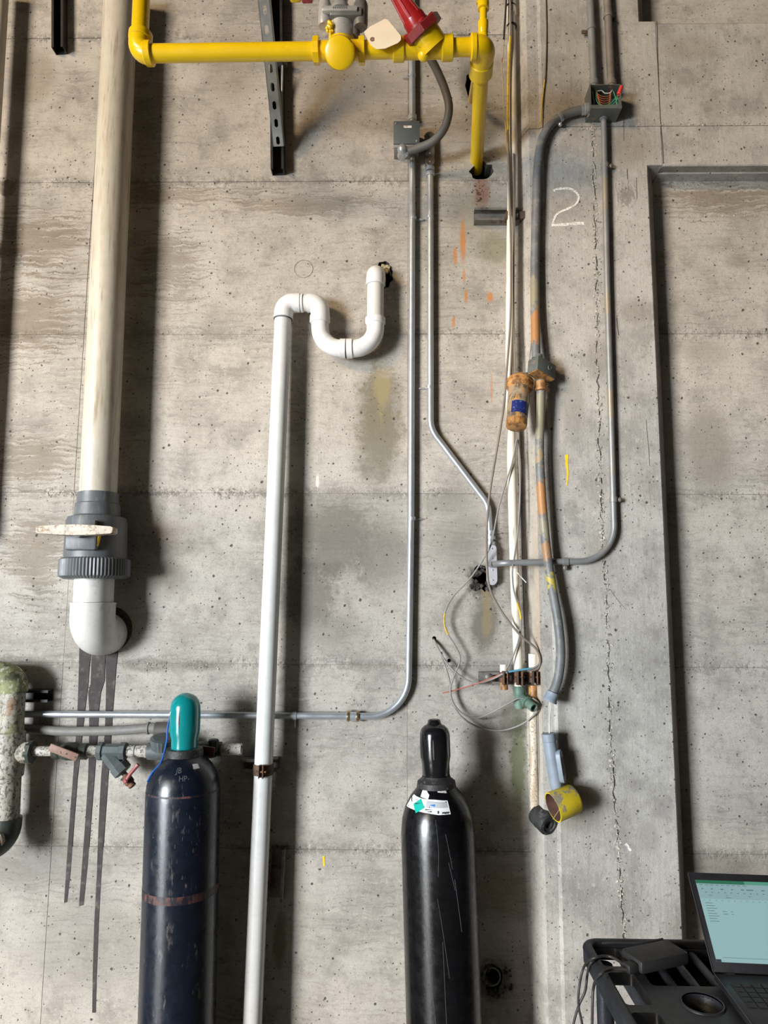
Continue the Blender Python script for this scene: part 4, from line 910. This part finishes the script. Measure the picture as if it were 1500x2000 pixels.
wrap(MB(), [-.75+i*.15 for i in range(13)], [FL*.56, FL*.80], onbowl, .0365, .0383).build('blue_label', M['bluelab'], bo_)
for dx in (-.018, .016): MB().cyl(fa+V(dx+.006, -.004, -.006), fa+V(dx+.006, .0, .026), .006, 10).build('barbed_port', M['silverd'], t)

# ================================================================== loose cables
def cable(name, label, pts, r, m, extra=(), n=7):
    P = smooth([W(*p) for p in pts], n)
    t = thing(name, label, 'cable', P[-1])
    MB().tube(P, r, 9).build('sheath', M[m], t)
    for a, b, mm in extra: MB().tube(P[int(a*len(P)):int(b*len(P))+1], r*1.12, 9).build('coloured_length', M[mm], t)
cable('cable', 'thick brown-grey cable bowing left of the cream pipe and back across it', [(996, -30, .08), (997, 60, .082), (993, 140, .08), (992, 240, .08), (994, 340, .082), (997, 430, .085), (998, 520, .085), (997, 620, .085), (990, 720, .09), (983, 800, .09), (970, 880, .09), (957, 960, .085), (951, 1030, .085), (951, 1100, .088), (957, 1150, .085), (982, 1198, .085), (1016, 1240, .09), (1046, 1266, .09), (1055, 1288, .09), (1050, 1306, .085), (1030, 1310, .085)], .0042, 'cabb', [(.06, .16, 'caby')])
cable('cable', 'thin grey cable with yellow tape crossing left and looping down to the green tap', [(1009, 858, .085), (1000, 905, .08), (985, 952, .075), (972, 1000, .075), (960, 1060, .07), (945, 1090, .06), (918, 1130, .05), (885, 1165, .04), (869, 1198, .035), (871, 1230, .035), (889, 1262, .035), (899, 1288, .035), (888, 1318, .035), (880, 1345, .035), (885, 1372, .035), (904, 1394, .035), (935, 1402, .04), (985, 1378, .07), (1012, 1364, .085), (1030, 1366, .085)], .0030, 'cabl', [(.42, .49, 'caby')])
cable('cable', 'grey cable from a small wall hole sagging across to the clamps, partly blue', [(847, 1247, -.02), (849, 1252, .012), (860, 1275, .03), (878, 1301, .035), (902, 1322, .035), (930, 1334, .04), (962, 1326, .06), (988, 1308+6, .085), (1018, 1308, .09), (1046, 1303, .09), (1055, 1288, .085), (1050, 1270, .08)], .0030, 'cabl', [(.62, .78, 'cabbl')])
cable('cable', 'dark grey cable from the small wall hole making the lowest long loop', [(848, 1248, -.02), (850, 1256, .012), (866, 1292, .03), (878, 1330, .03), (880, 1362, .03), (898, 1396, .03), (930, 1418, .03), (975, 1427, .04), (1018, 1415, .06), (1047, 1392, .085), (1053, 1375, .09), (1040, 1363, .085)], .0028, 'cabl')
cable('cable', 'thin grey cable with a yellow length hanging down over the cream pipe', [(1013, 845, .075), (1014, 900, .075), (1016, 950, .078), (1013, 1020, .08), (1006, 1080, .082), (1001, 1112, .13), (1003, 1150, .085), (1011, 1180, .08), (1017, 1205, .08), (1015, 1240, .08), (1006, 1272, .08), (990, 1306, .08)], .0030, 'cabl', [(.62, .74, 'caby')])
cable('cable', 'thin tan cable running down the right side of the cream pipe', [(1003, 300, .075), (1004, 430, .078), (1003, 520, .075), (1004, 640, .075), (1007, 740, .075), (1012, 850, .075), (1017, 920, .075), (1015, 1010, .075)], .0030, 'cabb')
cable('cable', 'black cable end hanging just left of the cream pipe at the top', [(991, -30, .08), (987, 30, .08), (984, 76, .08)], .0040, 'cabk')
cable('cable', 'thin yellowish wire with a red tip left of the cream pipe', [(985, 76, .07), (982, 108, .07), (980, 125, .07), (982, 160, .065), (985, 220, .065), (989, 262, .07), (993, 330, .075), (994, 420, .08)], .0020, 'cabt', [(.18, .27, 'cabr'), (.62, .78, 'caby')])
cable('cable', 'thin cable with yellow lengths along the upper edge of the column', [(1065, -30, TF+.004), (1067, 60, TF+.004), (1065, 140, TF+.006), (1060, 190, TF+.006), (1055, 250, TF+.01)], .0022, 'cabb', [(.58, .98, 'caby')])
cable('cable', 'thin grey wire rising to the small tilted box beside the cream pipe', [(1040, 600, TF+.01), (1038, 660, TF+.01), (1034, 705, TF+.02)], .0022, 'cabl')
cable('cable', 'short faded red wire sticking out left of the clamps', [(864, 1354, .03), (900, 1345, .035), (940, 1332, .05), (985, 1314, .08)], .0018, 'cabr')
cable('cable', 'stiff bare wire end poking right from the cream pipe', [(1010, 1118, .085), (1018, 1127, .095), (1028, 1138, .10)], .0018, 'cabw')
cable('cable', 'thin grey cable beside the lower stained pipe', [(1050, 1368, .07), (1051, 1430, .07), (1053, 1500, .07), (1054, 1560, .06)], .0022, 'cabl')

# ================================================================== gas cylinders
def cylinder(label, capxy, botxy, o, prof_cap, capm, bodym, neckm, R0, ztop):
    ct = W(*capxy, o); t = thing('gas_cylinder', label, 'gas cylinder', V(ct.x, ct.y, 0))
    return t, ct
def shoulder(z):                                     # body radius at a height below the neck ring, normalised
    return None
CO = .180
# left cylinder
ct = W(363, 1353, CO); cbm = W(346, 2000, CO)
ax_ = (cbm-ct).normalized(); ft = ct+ax_*(ct.z/-ax_.z)
t = thing('gas_cylinder', 'scuffed navy gas cylinder with a rounded teal cap', 'gas cylinder', V(ft.x, ft.y, 0))
H = (ft-ct).length; CR = .1165
z0 = .178
lp = [(z0, .050), (z0+.016, .052), (z0+.022, .062), (z0+.034, .076), (z0+.052, .092), (z0+.076, .105), (z0+.105, .1135), (z0+.14, CR), (z0+.30, CR), (z0+.60, CR), (H-.02, CR), (H-.004, CR-.01)]
def rad(prof, d):
    for (a, ra), (b, rb) in zip(prof, prof[1:]):
        if a <= d <= b: return ra+(rb-ra)*(d-a)/(b-a)
    return prof[-1][1]
bodyL = MB().lathe(ct, ax_, lp, 64).build('tank', M['cylblue'], t, ang=30)
MB().lathe(ct, ax_, [(z0-.004, .045), (z0-.003, .058), (z0+.006, .061), (z0+.020, .060), (z0+.024, .052)], 36).build('neck_ring', M['collar'], t)
cp_ = MB().lathe(ct, ax_, [(0, .0), (.001, .010), (.006, .024), (.014, .035), (.026, .0435), (.042, .0478), (.06, .0488), (.118, .0488), (.132, .0465), (.146, .0425), (.176, .0420)], 48, cap=False).build('cap', M['teal'], t, ang=60)
fu = (-Y-ax_*(-Y).dot(ax_)).normalized(); fw = ax_.cross(fu); fw = fw if fw.x > 0 else -fw
def onL(u, v, dr=0, prof=lp, c=ct): return c+ax_*v+(fu*math.cos(u)+fw*math.sin(u))*(rad(prof, v)+dr)
MB().prism([ct+ax_*(.055+.055*i/10*1.0)+(fu*math.cos(-.10)+fw*math.sin(-.10))*.0492+(fw*(.0022*math.sin(math.pi*i/10))) for i in range(11)]+[ct+ax_*(.055+.055*(10-i)/10)+(fu*math.cos(-.10)+fw*math.sin(-.10))*.0492-(fw*(.0022*math.sin(math.pi*(10-i)/10))) for i in range(1, 10)], -fu*.001).build('cap_slot', M['gap'], cp_)
MB().lathe(ct+ax_*.085-fw*.0488, -fw, [(-.004, .010), (.0006, .010)], 14).build('vent_hole', M['gap'], cp_)
mb = MB(); wrap(mb, [i*math.pi/24 for i in range(-24, 25)], [z0+.408, z0+.432], lambda u, v, r: onL(u, v, r), -.001, .0006); mb.build('worn_band', M['cylred'], bodyL)
mb = MB(); wrap(mb, [i*math.pi/24 for i in range(-24, 25)], [z0+.120, z0+.126], lambda u, v, r: onL(u, v, r), -.001, .0005); mb.build('worn_band', M['cylred'], bodyL)
def stamp(txt, size, u0, v0, prof, c, name, m, parent, fn):
    vs, fs = text2d(txt, size); mb = MB()
    mb.add([fn(u0+x/rad(prof, v0), v0-y_, .0009) for x, y_ in vs], fs); mb.build(name, m, parent, flat=True)
stamp('JB', .021, .12, z0+.048, lp, ct, 'stamped_letters', M['stamp'], bodyL, onL)
stamp('HP-', .021, .30, z0+.070, lp, ct, 'stamped_letters', M['stamp'], bodyL, onL)
mb = MB(); wrap(mb, [.62, .74, .86], [z0+.034, z0+.047], onL, -.0005, .001); mb.build('small_sticker', M['sticker'], bodyL)
MB().tube(smooth([ct+ax_*.08-fw*.051, ct+ax_*.115-fw*.054+fu*.01, ct+ax_*.15-fw*.052+fu*.02, onL(-.95, z0+.03, .003), onL(-1.0, z0+.06, .003), onL(-1.15, z0+.09, .002)], 6), .0028, 8).build('blue_cord', M['bluecord'], t)
rnd = random.Random(3)
mb = MB()
for i in range(46):
    u, v = rnd.uniform(-1.0, .8), rnd.choice((rnd.uniform(z0+.16, z0+.42), rnd.uniform(z0+.2, z0+.28))); l = rnd.uniform(.002, .018); w_ = rnd.uniform(.002, .010)
    wrap(mb, [u, u+w_], [v, v+l*.5, v+l], onL, .0, .0005)
mb.build('paint_chips', M['scratch'], bodyL, flat=True)
# right cylinder
CO2 = .19
ct2 = W(848, 1404, CO2); cb2 = W(868, 2000, CO2); ax2 = (cb2-ct2).normalized(); ft2 = ct2+ax2*(ct2.z/-ax2.z); H2 = (ft2-ct2).length
t = thing('gas_cylinder', 'glossy black gas cylinder with a black cap and white hazard label', 'gas cylinder', V(ft2.x, ft2.y, 0))
z2 = .186
rp = [(z2, .050), (z2+.018, .056), (z2+.03, .067), (z2+.05, .084), (z2+.08, .101), (z2+.115, .1115), (z2+.16, .1165), (z2+.22, .1165), (z2+.6, .1165), (H2-.02, .1165), (H2-.004, .107)]
bodyR = MB().lathe(ct2, ax2, rp, 64).build('tank', M['cylblk'], t, ang=30)
MB().lathe(ct2, ax2, [(z2-.012, .044), (z2-.004, .047), (z2+.006, .060), (z2+.022, .0625), (z2+.026, .055)], 40).build('neck_ring', M['collar'], t)
cpb = MB().lathe(ct2, ax2, [(0, 0), (.0005, .014), (.003, .019), (.012, .0215), (.017, .024), (.021, .033), (.030, .0425), (.044, .0475), (.06, .0485), (.115, .0485), (.128, .0460), (.136, .0440), (.172, .0440), (.174, .042)], 48, cap=False).build('cap', M['capblk'], t, ang=50)
fu2 = (-Y-ax2*(-Y).dot(ax2)).normalized(); fw2 = ax2.cross(fu2); fw2 = fw2 if fw2.x > 0 else -fw2
def onR(u, v, dr=0): return ct2+ax2*v+(fu2*math.cos(u)+fw2*math.sin(u))*(rad(rp, v)+dr)
for du in (-.15, .95, -1.25):
    c_ = [ct2+ax2*(.058+.06*i/8)+(fu2*math.cos(du)+fw2*math.sin(du))*.0488 for i in range(9)]
    MB().tube(c_, [.0016+.0016*math.sin(math.pi*i/8) for i in range(9)], 8).build('cap_slot', M['gap'], cpb)
# labels mapped on the shoulder: (u across in metres from centre line, v down from the cap top)
def lab2(name, poly, m, parent, dr, nsub=6):
    pts = []
    for a, b in zip(poly, poly[1:]+poly[:1]):
        for i in range(nsub): pts.append((a[0]+(b[0]-a[0])*i/nsub, a[1]+(b[1]-a[1])*i/nsub))
    cx = sum(p[0] for p in pts)/len(pts); cy = sum(p[1] for p in pts)/len(pts)
    rings = []; n = len(pts); mb = MB(); vs = []
    for k in range(5):
        f = 1-k/4*.999
        for x, y_ in pts: vs.append(onR((cx+(x-cx)*f)/.098, cy+(y_-cy)*f, dr))
    fs = [(k*n+i, k*n+(i+1) % n, (k+1)*n+(i+1) % n, (k+1)*n+i) for k in range(4) for i in range(n)]
    return mb.add(vs, fs).build(name, m, parent)
def inv(px, py):                                        # photo pixel -> (u, v) on the shoulder, by search
    best = None
    for i in range(-70, 71):
        for j in range(60):
            u, v = i*.02, z2+.015+j*.0035
            q = proj(onR(u, v)); d = (q[0]-px)**2+(q[1]-py)**2
            if best is None or d < best[0]: best = (d, u*.098, v)
    return best[1], best[2]
lw = lab2('hazard_label', [inv(*p) for p in ((808, 1552), (827, 1560), (850, 1563), (874, 1563.5), (880, 1591), (856, 1591), (838, 1589), (806, 1579), (795, 1573))], M['labelw'], bodyR, .0006)
lab2('green_diamond', [inv(*p) for p in ((823.5, 1559.5), (830, 1577), (813.5, 1587), (808, 1570))], M['labelg'], lw, .0013)
lab2('diamond_print', [inv(*p) for p in ((811.5, 1568), (824.5, 1567.5), (824.5, 1569.5), (811.5, 1570))], M['labelk'], lw, .0017, 3)
lab2('grey_panel', [inv(*p) for p in ((834, 1564.5), (872, 1565.5), (874, 1577.5), (832, 1577.5))], M['labelgr'], lw, .0010)
lab2('blue_logo', [inv(*p) for p in ((850, 1569), (850, 1574.5), (838.5, 1572.5))], M['labelb'], lw, .0015, 3)
for a, b, c_, d in ((831, 1581, 846, 1582.3), (831, 1584.5, 843, 1585.6), (863, 1586, 877, 1588), (855, 1584, 857, 1590), (849, 1583, 853, 1584), (804, 1556, 806, 1566), (838, 1574, 839, 1577)):
    lab2('print_line', [inv(a, b), inv(c_, b), inv(c_, d), inv(a, d)], M['labelk'], lw, .0014, 2)
lab2('torn_sticker', [inv(*p) for p in ((826, 1543), (834, 1543), (839, 1554), (836, 1561), (821, 1557))], M['labelw'], bodyR, .0006, 4)
lab2('small_sticker', [inv(*p) for p in ((854, 1542.5), (871, 1543), (872, 1548), (855, 1548.5))], M['sticker'], bodyR, .0006, 4)
mb = MB()
for pts in ([(-.55, .30), (-.56, .42), (-.50, .52), (-.40, .66), (-.30, .80), (-.18, .95)], [(-.12, .50), (.0, .60), (.12, .72)], [(-.1, .28), (-.05, .36), (-.08, .44)], [(-.02, .62), (.0, .8), (.02, .95)], [(.15, .32), (.3, .42)], [(.35, .45), (.5, .60)], [(-.36, .8), (-.42, .9), (-.40, 1.0)], [(.2, .40), (.35, .48)]):
    P = smooth([V(a, b, 0) for a, b in pts], 5)
    mb.tube([onR(p.x, p.y, .0001) for p in P], .0005, 5)
mb.build('scratches', M['scratch'], bodyR)

# ================================================================== old iron pipework at the left edge
OI = .085
t = thing('iron_pipe', 'mottled old iron pipe with mossy elbow and tee at the left edge', 'pipe', W(10, 1660, OI))
MB().tube(fillet([W(-60, 1318, OI), W(27, 1319, OI), W(26, 1352, OI)], .045, 10), .046, 28).build('elbow', M['mossy'], t)
MB().cyl(W(26, 1345, OI), W(21, 1440, OI), .0395, 28).build('pipe', M['oldpipe'], t)
tee = MB().lathe(W(21.5, 1428, OI), W(17, 1515, OI)-W(21.5, 1428, OI), [(0, .043), (.004, .047), (.02, .047), (.05, .050), (.09, .050), (.13, .047), (.146, .046), (.15, .042)], 28).build('tee', M['oldpipe'], t)
MB().cyl(W(22, 1470, OI), W(58, 1469, OI), .036, 24).build('tee_branch', M['oldpipe'], tee)
MB().lathe(W(54, 1469, OI), X, [(0, .030), (.002, .0385), (.018, .0385), (.02, .028)], 8).build('branch_nut', M['darkiron'], tee, ang=20)
MB().cyl(W(17, 1510, OI), W(13, 1605, OI), .0395, 28).build('pipe', M['oldpipe'], t)
MB().tube(fillet([W(13.5, 1597, OI), W(10, 1648, OI), W(-60, 1655, OI+.1)], .05, 10), .047, 28).build('lower_elbow', M['darkiron'], t)
MB().lathe(W(-4, 1640, OI+.04), V(-.3, -1, 0), [(0, .03), (.012, .03), (.016, .02)], 16).build('plug', M['oldpipe'], t)
mb = strut(MB(), W(-40, 1357, 0), W(104, 1357, 0), -Y, .041, .041); tag(mb.build('strut_rail', M['black']), 'black steel rail behind the mottled iron pipe', 'rail')
# branch line with valves
def bl(a, b=1467, o=OI): return W(a, b, o)
t = thing('valve_line', 'horizontal branch line of old valves leaving the mottled iron pipe', 'pipe', bl(200, 1480))
def seg(name, a, b, r, m, parent=None, n=24, bev=0, yy=1467): return MB().cyl(bl(a, yy), bl(b, yy), r, n, bev).build(name, M[m], parent or t)
seg('nipple', 60, 110, .0165, 'nip'); 
bv = MB().lathe(bl(104), X, [(0, .022), (.004, .026), (.02, .026), (.026, .022), (.05, .030), (.075, .030), (.09, .022), (.096, .027), (.115, .027), (.118, .020)], 16).build('ball_valve', M['darkiron'], t)
h0, h1 = bl(97, 1459, OI+.055), bl(152, 1480, OI+.055); ha = (h1-h0).normalized(); hn = V(0, -1, 0); hs = ha.cross(hn)
Rh = Matrix((ha, hn, hs)).transposed()
hd = MB().box((h0+h1)/2, ((h1-h0).length, .008, .026), Rh, .003).build('lever', M['leverp'], bv)
for f in (.62, .93): MB().lathe(h0.lerp(h1, f)+hn*.004, hn, [(0, .003), (.001, .003)], 8).build('rivet_hole', M['gap'], hd)
MB().cyl(bl(124, 1467, OI+.02), bl(124, 1468, OI+.056), .009, 12).build('stem', M['darkiron'], bv)
seg('nipple', 163, 194, .0185, 'nip')
ys = MB().lathe(bl(191), X, [(0, .024), (.003, .030), (.018, .030), (.022, .025), (.075, .025), (.078, .030), (.096, .030), (.098, .022)], 8).build('strainer', M['greyiron'], t, ang=25)
la_ = (bl(238, 1506)-bl(208, 1470)).normalized()
MB().lathe(bl(210, 1470), la_, [(0, .028), (.055, .030), (.058, .034), (.082, .034), (.086, .026), (.088, .012)], 8).build('strainer_leg', M['greyiron'], ys, ang=25)
MB().cyl(bl(236, 1502), bl(248, 1518), .009, 12).build('drain_nipple', M['greyh'], ys)
dv = MB().lathe(bl(244, 1515, OI+.01), V(.55, -.1, -.6), [(0, .011), (.006, .016), (.03, .016), (.034, .012), (.044, .013), (.046, .008)], 12).build('drain_valve', M['rusty'], t)
MB().tube([bl(246, 1526, OI+.03), bl(254, 1512, OI+.03), bl(270, 1493, OI+.03)], [.007, .006, .007], 10).build('red_lever', M['leverr'], dv)
MB().lathe(bl(246, 1525, OI+.03), -Y, [(-.02, .006), (.0, .008), (.006, .008), (.009, .004)], 8).build('lever_nut', M['leverr'], dv)
seg('nipple', 243, 291, .0195, 'nip'); seg('nipple_ring', 264, 266, .0202, 'greyiron'); seg('nipple_end', 283, 291, .0215, 'nip')
cvv = MB().lathe(bl(288), X, [(0, .022), (.003, .027), (.02, .029), (.09, .029), (.10, .024)], 20).build('check_valve', M['greyiron'], t)
MB().lathe(bl(316, 1462, OI+.015), V(.1, -.25, 1), [(0, .034), (.02, .036), (.022, .040), (.036, .040), (.040, .032)], 40, knurl=.04, kn=1).build('bonnet', M['greyiron'], cvv, ang=25)
seg('nipple', 335, 400, .0185, 'nip')
rv = MB().lathe(bl(384, 1464), X, [(0, .022), (.01, .026), (.05, .028), (.066, .024)], 16).build('ball_valve', M['darkiron'], t)
MB().box(bl(406, 1467, OI+.05), (.046, .010, .030), Matrix.Rotation(.12, 3, 'Y'), .003).build('lever', M['leverm'], rv)
MB().lathe(bl(417, 1458, OI+.02), Z, [(-.015, .016), (0, .018), (.02, .018), (.024, .014)], 8).build('packing_nut', M['darkiron'], rv)
MB().lathe(bl(420, 1463), X, [(0, .020), (.006, .024), (.022, .024), (.024, .019)], 8).build('union_nut', M['darkiron'], rv)
thr = [(i*.002, .0190+(.0007 if i % 2 else 0)) for i in range(42)]
MB().lathe(bl(424, 1463), X, thr+[(.083, .0185), (.083, .014), (.06, .014)], 24, cap=False).build('threaded_nipple', M['nip'], t, ang=60)
# grey hose behind
t = thing('hose', 'grey hose with a dark coupling running level behind the navy cylinder', 'hose', W(300, 1430, .07))
MB().tube(smooth([W(-40, 1420, .022), W(60, 1424, .022), (W(120, 1428, .028)), W(180, 1428, .035), W(240, 1426, .042), W(292, 1422, .05)], 8), .0158, 20).build('hose_tube', M['greyh'], t)
MB().lathe(W(288, 1422, .05), X, [(0, .017), (.002, .021), (.006, .021), (.008, .018), (.03, .018)], 18).build('hose_ferrule', M['greyh'], t)
MB().lathe(W(303, 1425.5, .05), X, [(0, .020), (.002, .0265), (.058, .0265), (.06, .02)], 20).build('dark_coupling', M['darkblk'], t)

# ================================================================== cart, laptop, charger
TZ = .80
pL = T(1138, 1852, TZ); XL = pL.x; YF = T(1200, 1842, TZ).y
t = thing('utility_cart', 'black moulded plastic utility cart at the lower right corner', 'cart', V(XL+.4, YF-.3, 0))
def cpnt(a, b, d): return V(XL+a, YF-b, TZ-d)
def rrect(x0, y0, x1, y1, r, n=5):
    out = []
    for cx, cy, s in ((x1-r, y0+r, -1), (x1-r, y1-r, 0), (x0+r, y1-r, 1), (x0+r, y0+r, 2)):
        for i in range(n+1): q = (s*math.pi/2)+(math.pi/2)*i/n; out.append((cx+r*math.cos(q), cy+r*math.sin(q)))
    return out
holes = [rrect(.028, .028, .092, .125, .012), rrect(.028, .155, .092, .30, .012), rrect(.028, .33, .092, .47, .012), rrect(.118, .035, .66, .215, .012), rrect(.30, .245, .66, .62, .012), [(.205+.043*math.cos(i*math.pi/12), .292+.043*math.sin(i*math.pi/12)) for i in range(24)]]
MB().plate(rrect(0, 0, .78, .66, .04), holes, cpnt, .030).build('tray_rim', M['cart'], t, ang=30)
MB().tube([cpnt(a, b, -.002) for a, b in rrect(.012, .012, .768, .648, .032, 6)]+[cpnt(.768-.032+.0, .012, -.002)], .014, 14).build('rim_bead', M['cart'], t)
MB().box(V(XL+.45, YF-.32, TZ-.085), (.66, .58, .01)).build('tray_floor', M['cart'], t)
for b in (.02, .64): MB().box(cpnt(.45, b, .055), (.66, .012, .065)).build('tray_wall', M['cart'], t)
for a in (.108, .765): MB().box(cpnt(a, .32, .055), (.012, .60, .065)).build('tray_wall', M['cart'], t)
for i in range(4): MB().tube([cpnt(.175+i*.055, .035, .012), cpnt(.175+i*.055, .220, .012)], .010, 12).build('rib', M['cart'], t)
cc = cpnt(.205, .292, .0)
MB().lathe(cc, -Z, [(-.003, .044), (-.004, .047), (-.002, .049), (.0, .050), (.0, .044), (.03, .038), (.045, .034), (.046, .0)], 28, cap=False).build('cup_holder', M['cart'], t)
for a in (.05, .73):
    for b in (.05, .60): MB().cyl(cpnt(a, b, .03), V(XL+a, YF-b, .06), .022, 16).build('leg', M['cart'], t)
MB().box(V(XL+.39, YF-.33, .22), (.74, .62, .04), bev=.01).build('lower_shelf', M['cart'], t)
for a in (.05, .73):
    for b in (.05, .60): MB().cyl(V(XL+a-.012, YF-b, .04), V(XL+a+.012, YF-b, .04), .038, 20).build('caster', M['adapter'], t)
# charger
ad = T(1276, 1868, TZ+.025); adt = thing('power_adapter', 'flat black power adapter lying on the cart rim', 'power adapter', V(ad.x, ad.y, TZ+.012))
Ra = Matrix.Rotation(math.radians(22), 3, 'Z')
MB().box(ad+V(.004, .0, .0), (.150, .080, .032), Ra, .009).build('adapter_case', M['adapter'], adt)
pg = ad+Ra@V(-.085, -.018, -.004)
MB().box(pg, (.030, .026, .022), Ra, .005).build('plug', M['adapter'], adt)
def cord(label, pts, r):
    P = smooth(pts, 8); tt2 = tag(MB().tube(P, r, 10).build('charger_cable', M['cabk']), label, 'cord'); return tt2
rim = TZ+.018
cord('black cord draped farthest left over the cart rim', [pg+Ra@V(-.012, .008, .004), T(1190, 1868, rim+.004), T(1158, 1872, rim+.004), W(1140, 1890, .56), W(1131, 1930, .57), W(1130, 1965, .57), W(1137, 2000, .57), W(1146, 2060, .57)], .0032)
cord('black cord crossing behind the leftmost cord below the cart rim', [T(1175, 1868, rim-.004), T(1153, 1882, rim-.004), W(1147, 1905, .54), W(1143, 1935, .54), W(1130, 1965, .54), W(1120, 2000, .54), W(1108, 2060, .54)], .0032)
cord('black cord hanging straight down from the cart rim nearest the adapter', [pg+Ra@V(-.012, -.006, 0), T(1195, 1893, rim+.004), T(1172, 1903, rim+.004), W(1160, 1925, .60), W(1157, 1965, .60), W(1156, 2060, .60)], .0036)
cord('thin black cord lying along the far rim of the cart', [T(1176, 1842, rim+.003), T(1200, 1841, rim+.004), T(1235, 1842, rim+.003), T(1262, 1840, rim+.004), T(1295, 1834, rim+.010)], .0028)
# laptop
LZ = TZ+.022
HL = T(1394, 1902, LZ); NL = T(1466, 2000, LZ)
ld = (NL-HL); ld.z = 0; ld.normalize(); lx = V(-ld.y, ld.x, 0); lx = lx if lx.x > 0 else -lx
LW, LD_ = .37, .25
t = thing('laptop', 'open dark laptop showing a lit spreadsheet on the cart', 'laptop', HL+lx*LW/2)
Rl = Matrix((lx, -ld, Z)).transposed()
kb_ = MB().box(HL+lx*LW/2+ld*LD_/2-Z*.006, (LW, LD_, .016), Rl, .003).build('base', M['lap'], t)
MB().tube([HL+Z*.003, HL+ld*LD_+Z*.003], .0011, 6).build('edge_trim', M['lapedge'], kb_)
best = None
for i in range(0, 60):
    for j in range(20):
        ph = math.radians(-5+i); hh = .18+j*.006
        q = proj(HL+(Z*math.cos(ph)-ld*math.sin(ph))*hh); d = (q[0]-1344)**2+(q[1]-1706)**2
        if best is None or d < best[0]: best = (d, ph, hh)
ph, LH = best[1], best[2]; print('LAPTOP', best, proj(HL), XL, YF)
lu = Z*math.cos(ph)-ld*math.sin(ph); ln = ld*math.cos(ph)+Z*math.sin(ph)
Rs = Matrix((lx, -ln, lu)).transposed()
lid = MB().box(HL+lx*LW/2+lu*(LH/2+.004)-ln*.004, (LW, .008, LH), Rs, .0025).build('lid', M['lap'], t)
MB().tube([HL+lu*.006, HL+lu*(LH-.004)], .0016, 6).build('edge_trim', M['lapedge'], lid)
def sp_(u, v, d): return HL+lx*(.014+u*(LW-.028))+lu*(.026+v*(LH-.026-.016))+ln*d      # u right, v up
def quad(name, u0, v0, u1, v1, d, m, parent): return MB().prism([sp_(u0, v0, d), sp_(u1, v0, d), sp_(u1, v1, d), sp_(u0, v1, d)], -ln*.0004).build(name, M[m], parent, flat=True)
scn = quad('screen', 0, 0, 1, 1, .0008, 'scr', t)
quad('title_bar', 0, .955, .36, 1, .0012, 'scrgr', scn); quad('title_bar', .36, .955, 1, 1, .0012, 'scrgl', scn)
quad('ribbon', 0, .76, 1, .955, .0011, 'scrtx' if False else 'scrtop', scn)
quad('task_bar', 0, 0, .035, .03, .0012, 'scrdk', scn); quad('task_bar', .44, 0, 1, .04, .0012, 'scrdk', scn)
mb = MB()
def dash(u, v, w_, h_=.006): mb.prism([sp_(u, v, .0015), sp_(u+w_, v, .0015), sp_(u+w_, v+h_, .0015), sp_(u, v+h_, .0015)], -ln*.0003)
for i in range(9): dash(.02+i*.04, .935, .026)
for i in range(11): dash(.03+i*.05+.02*(i % 3), .88, .012, .012); dash(.05+i*.047, .835, .010, .010)
dash(.36, .88, .05, .012); dash(.07, .80, .025); dash(.2, .80, .012); dash(.36, .80, .02); dash(.19, .775, .04)
for i in range(20): dash(.02+i*.045, .735, .008)
for i in range(8): dash(.03, .70-i*.032, .055+.01*(i % 3))
dash(.14, .60, .03); dash(.14, .568, .035); dash(.2, .60, .015); dash(.2, .568, .015); dash(.05, .05, .5, .004)
mb.build('screen_text', M['scrtx'], scn, flat=True)
mb = MB()
for i, c_ in enumerate(range(9)): mb.box(sp_(.46+i*.05, .02, .0014), (.006, .0004, .005), Rs)
mb.build('task_icons', M['scr'], scn, flat=True)
kk = MB(); cnt = 0
for r in range(5):
    for c_ in range(14):
        kk.box(HL+lx*(.03+c_*.023)+ld*(.055+r*.021)+Z*.0032, (.019, .017, .0022), Rl)
kk.build('keyboard', M['adapter'], kb_, flat=True)
# broken pipe sleeve in the low wall hole
sl = W(963, 1910, 0)
t = thing('pipe_sleeve', 'broken dark pipe sleeve in the low wall hole right of the black cylinder', 'pipe', sl-Z*.04)
MB().lathe(sl+V(-.004, .05, .004), -Y, [(0, .030), (.052, .030), (.052, .0255), (.0, .025)], 24, cap=False).build('sleeve', M['greyh'], t)
mb = MB()
for i in range(40):
    q = random.uniform(0, 6.28); rr = random.uniform(.034, .058); s_ = random.uniform(.005, .012)
    mb.box(sl+V(math.cos(q)*rr+.012, .002, math.sin(q)*rr), (s_, s_*.7, s_), Matrix.Rotation(random.random()*3, 3, V(1, random.random(), 1)))
tag(mb.build('broken_edge', M['tar'], t, flat=True), kind='stuff')
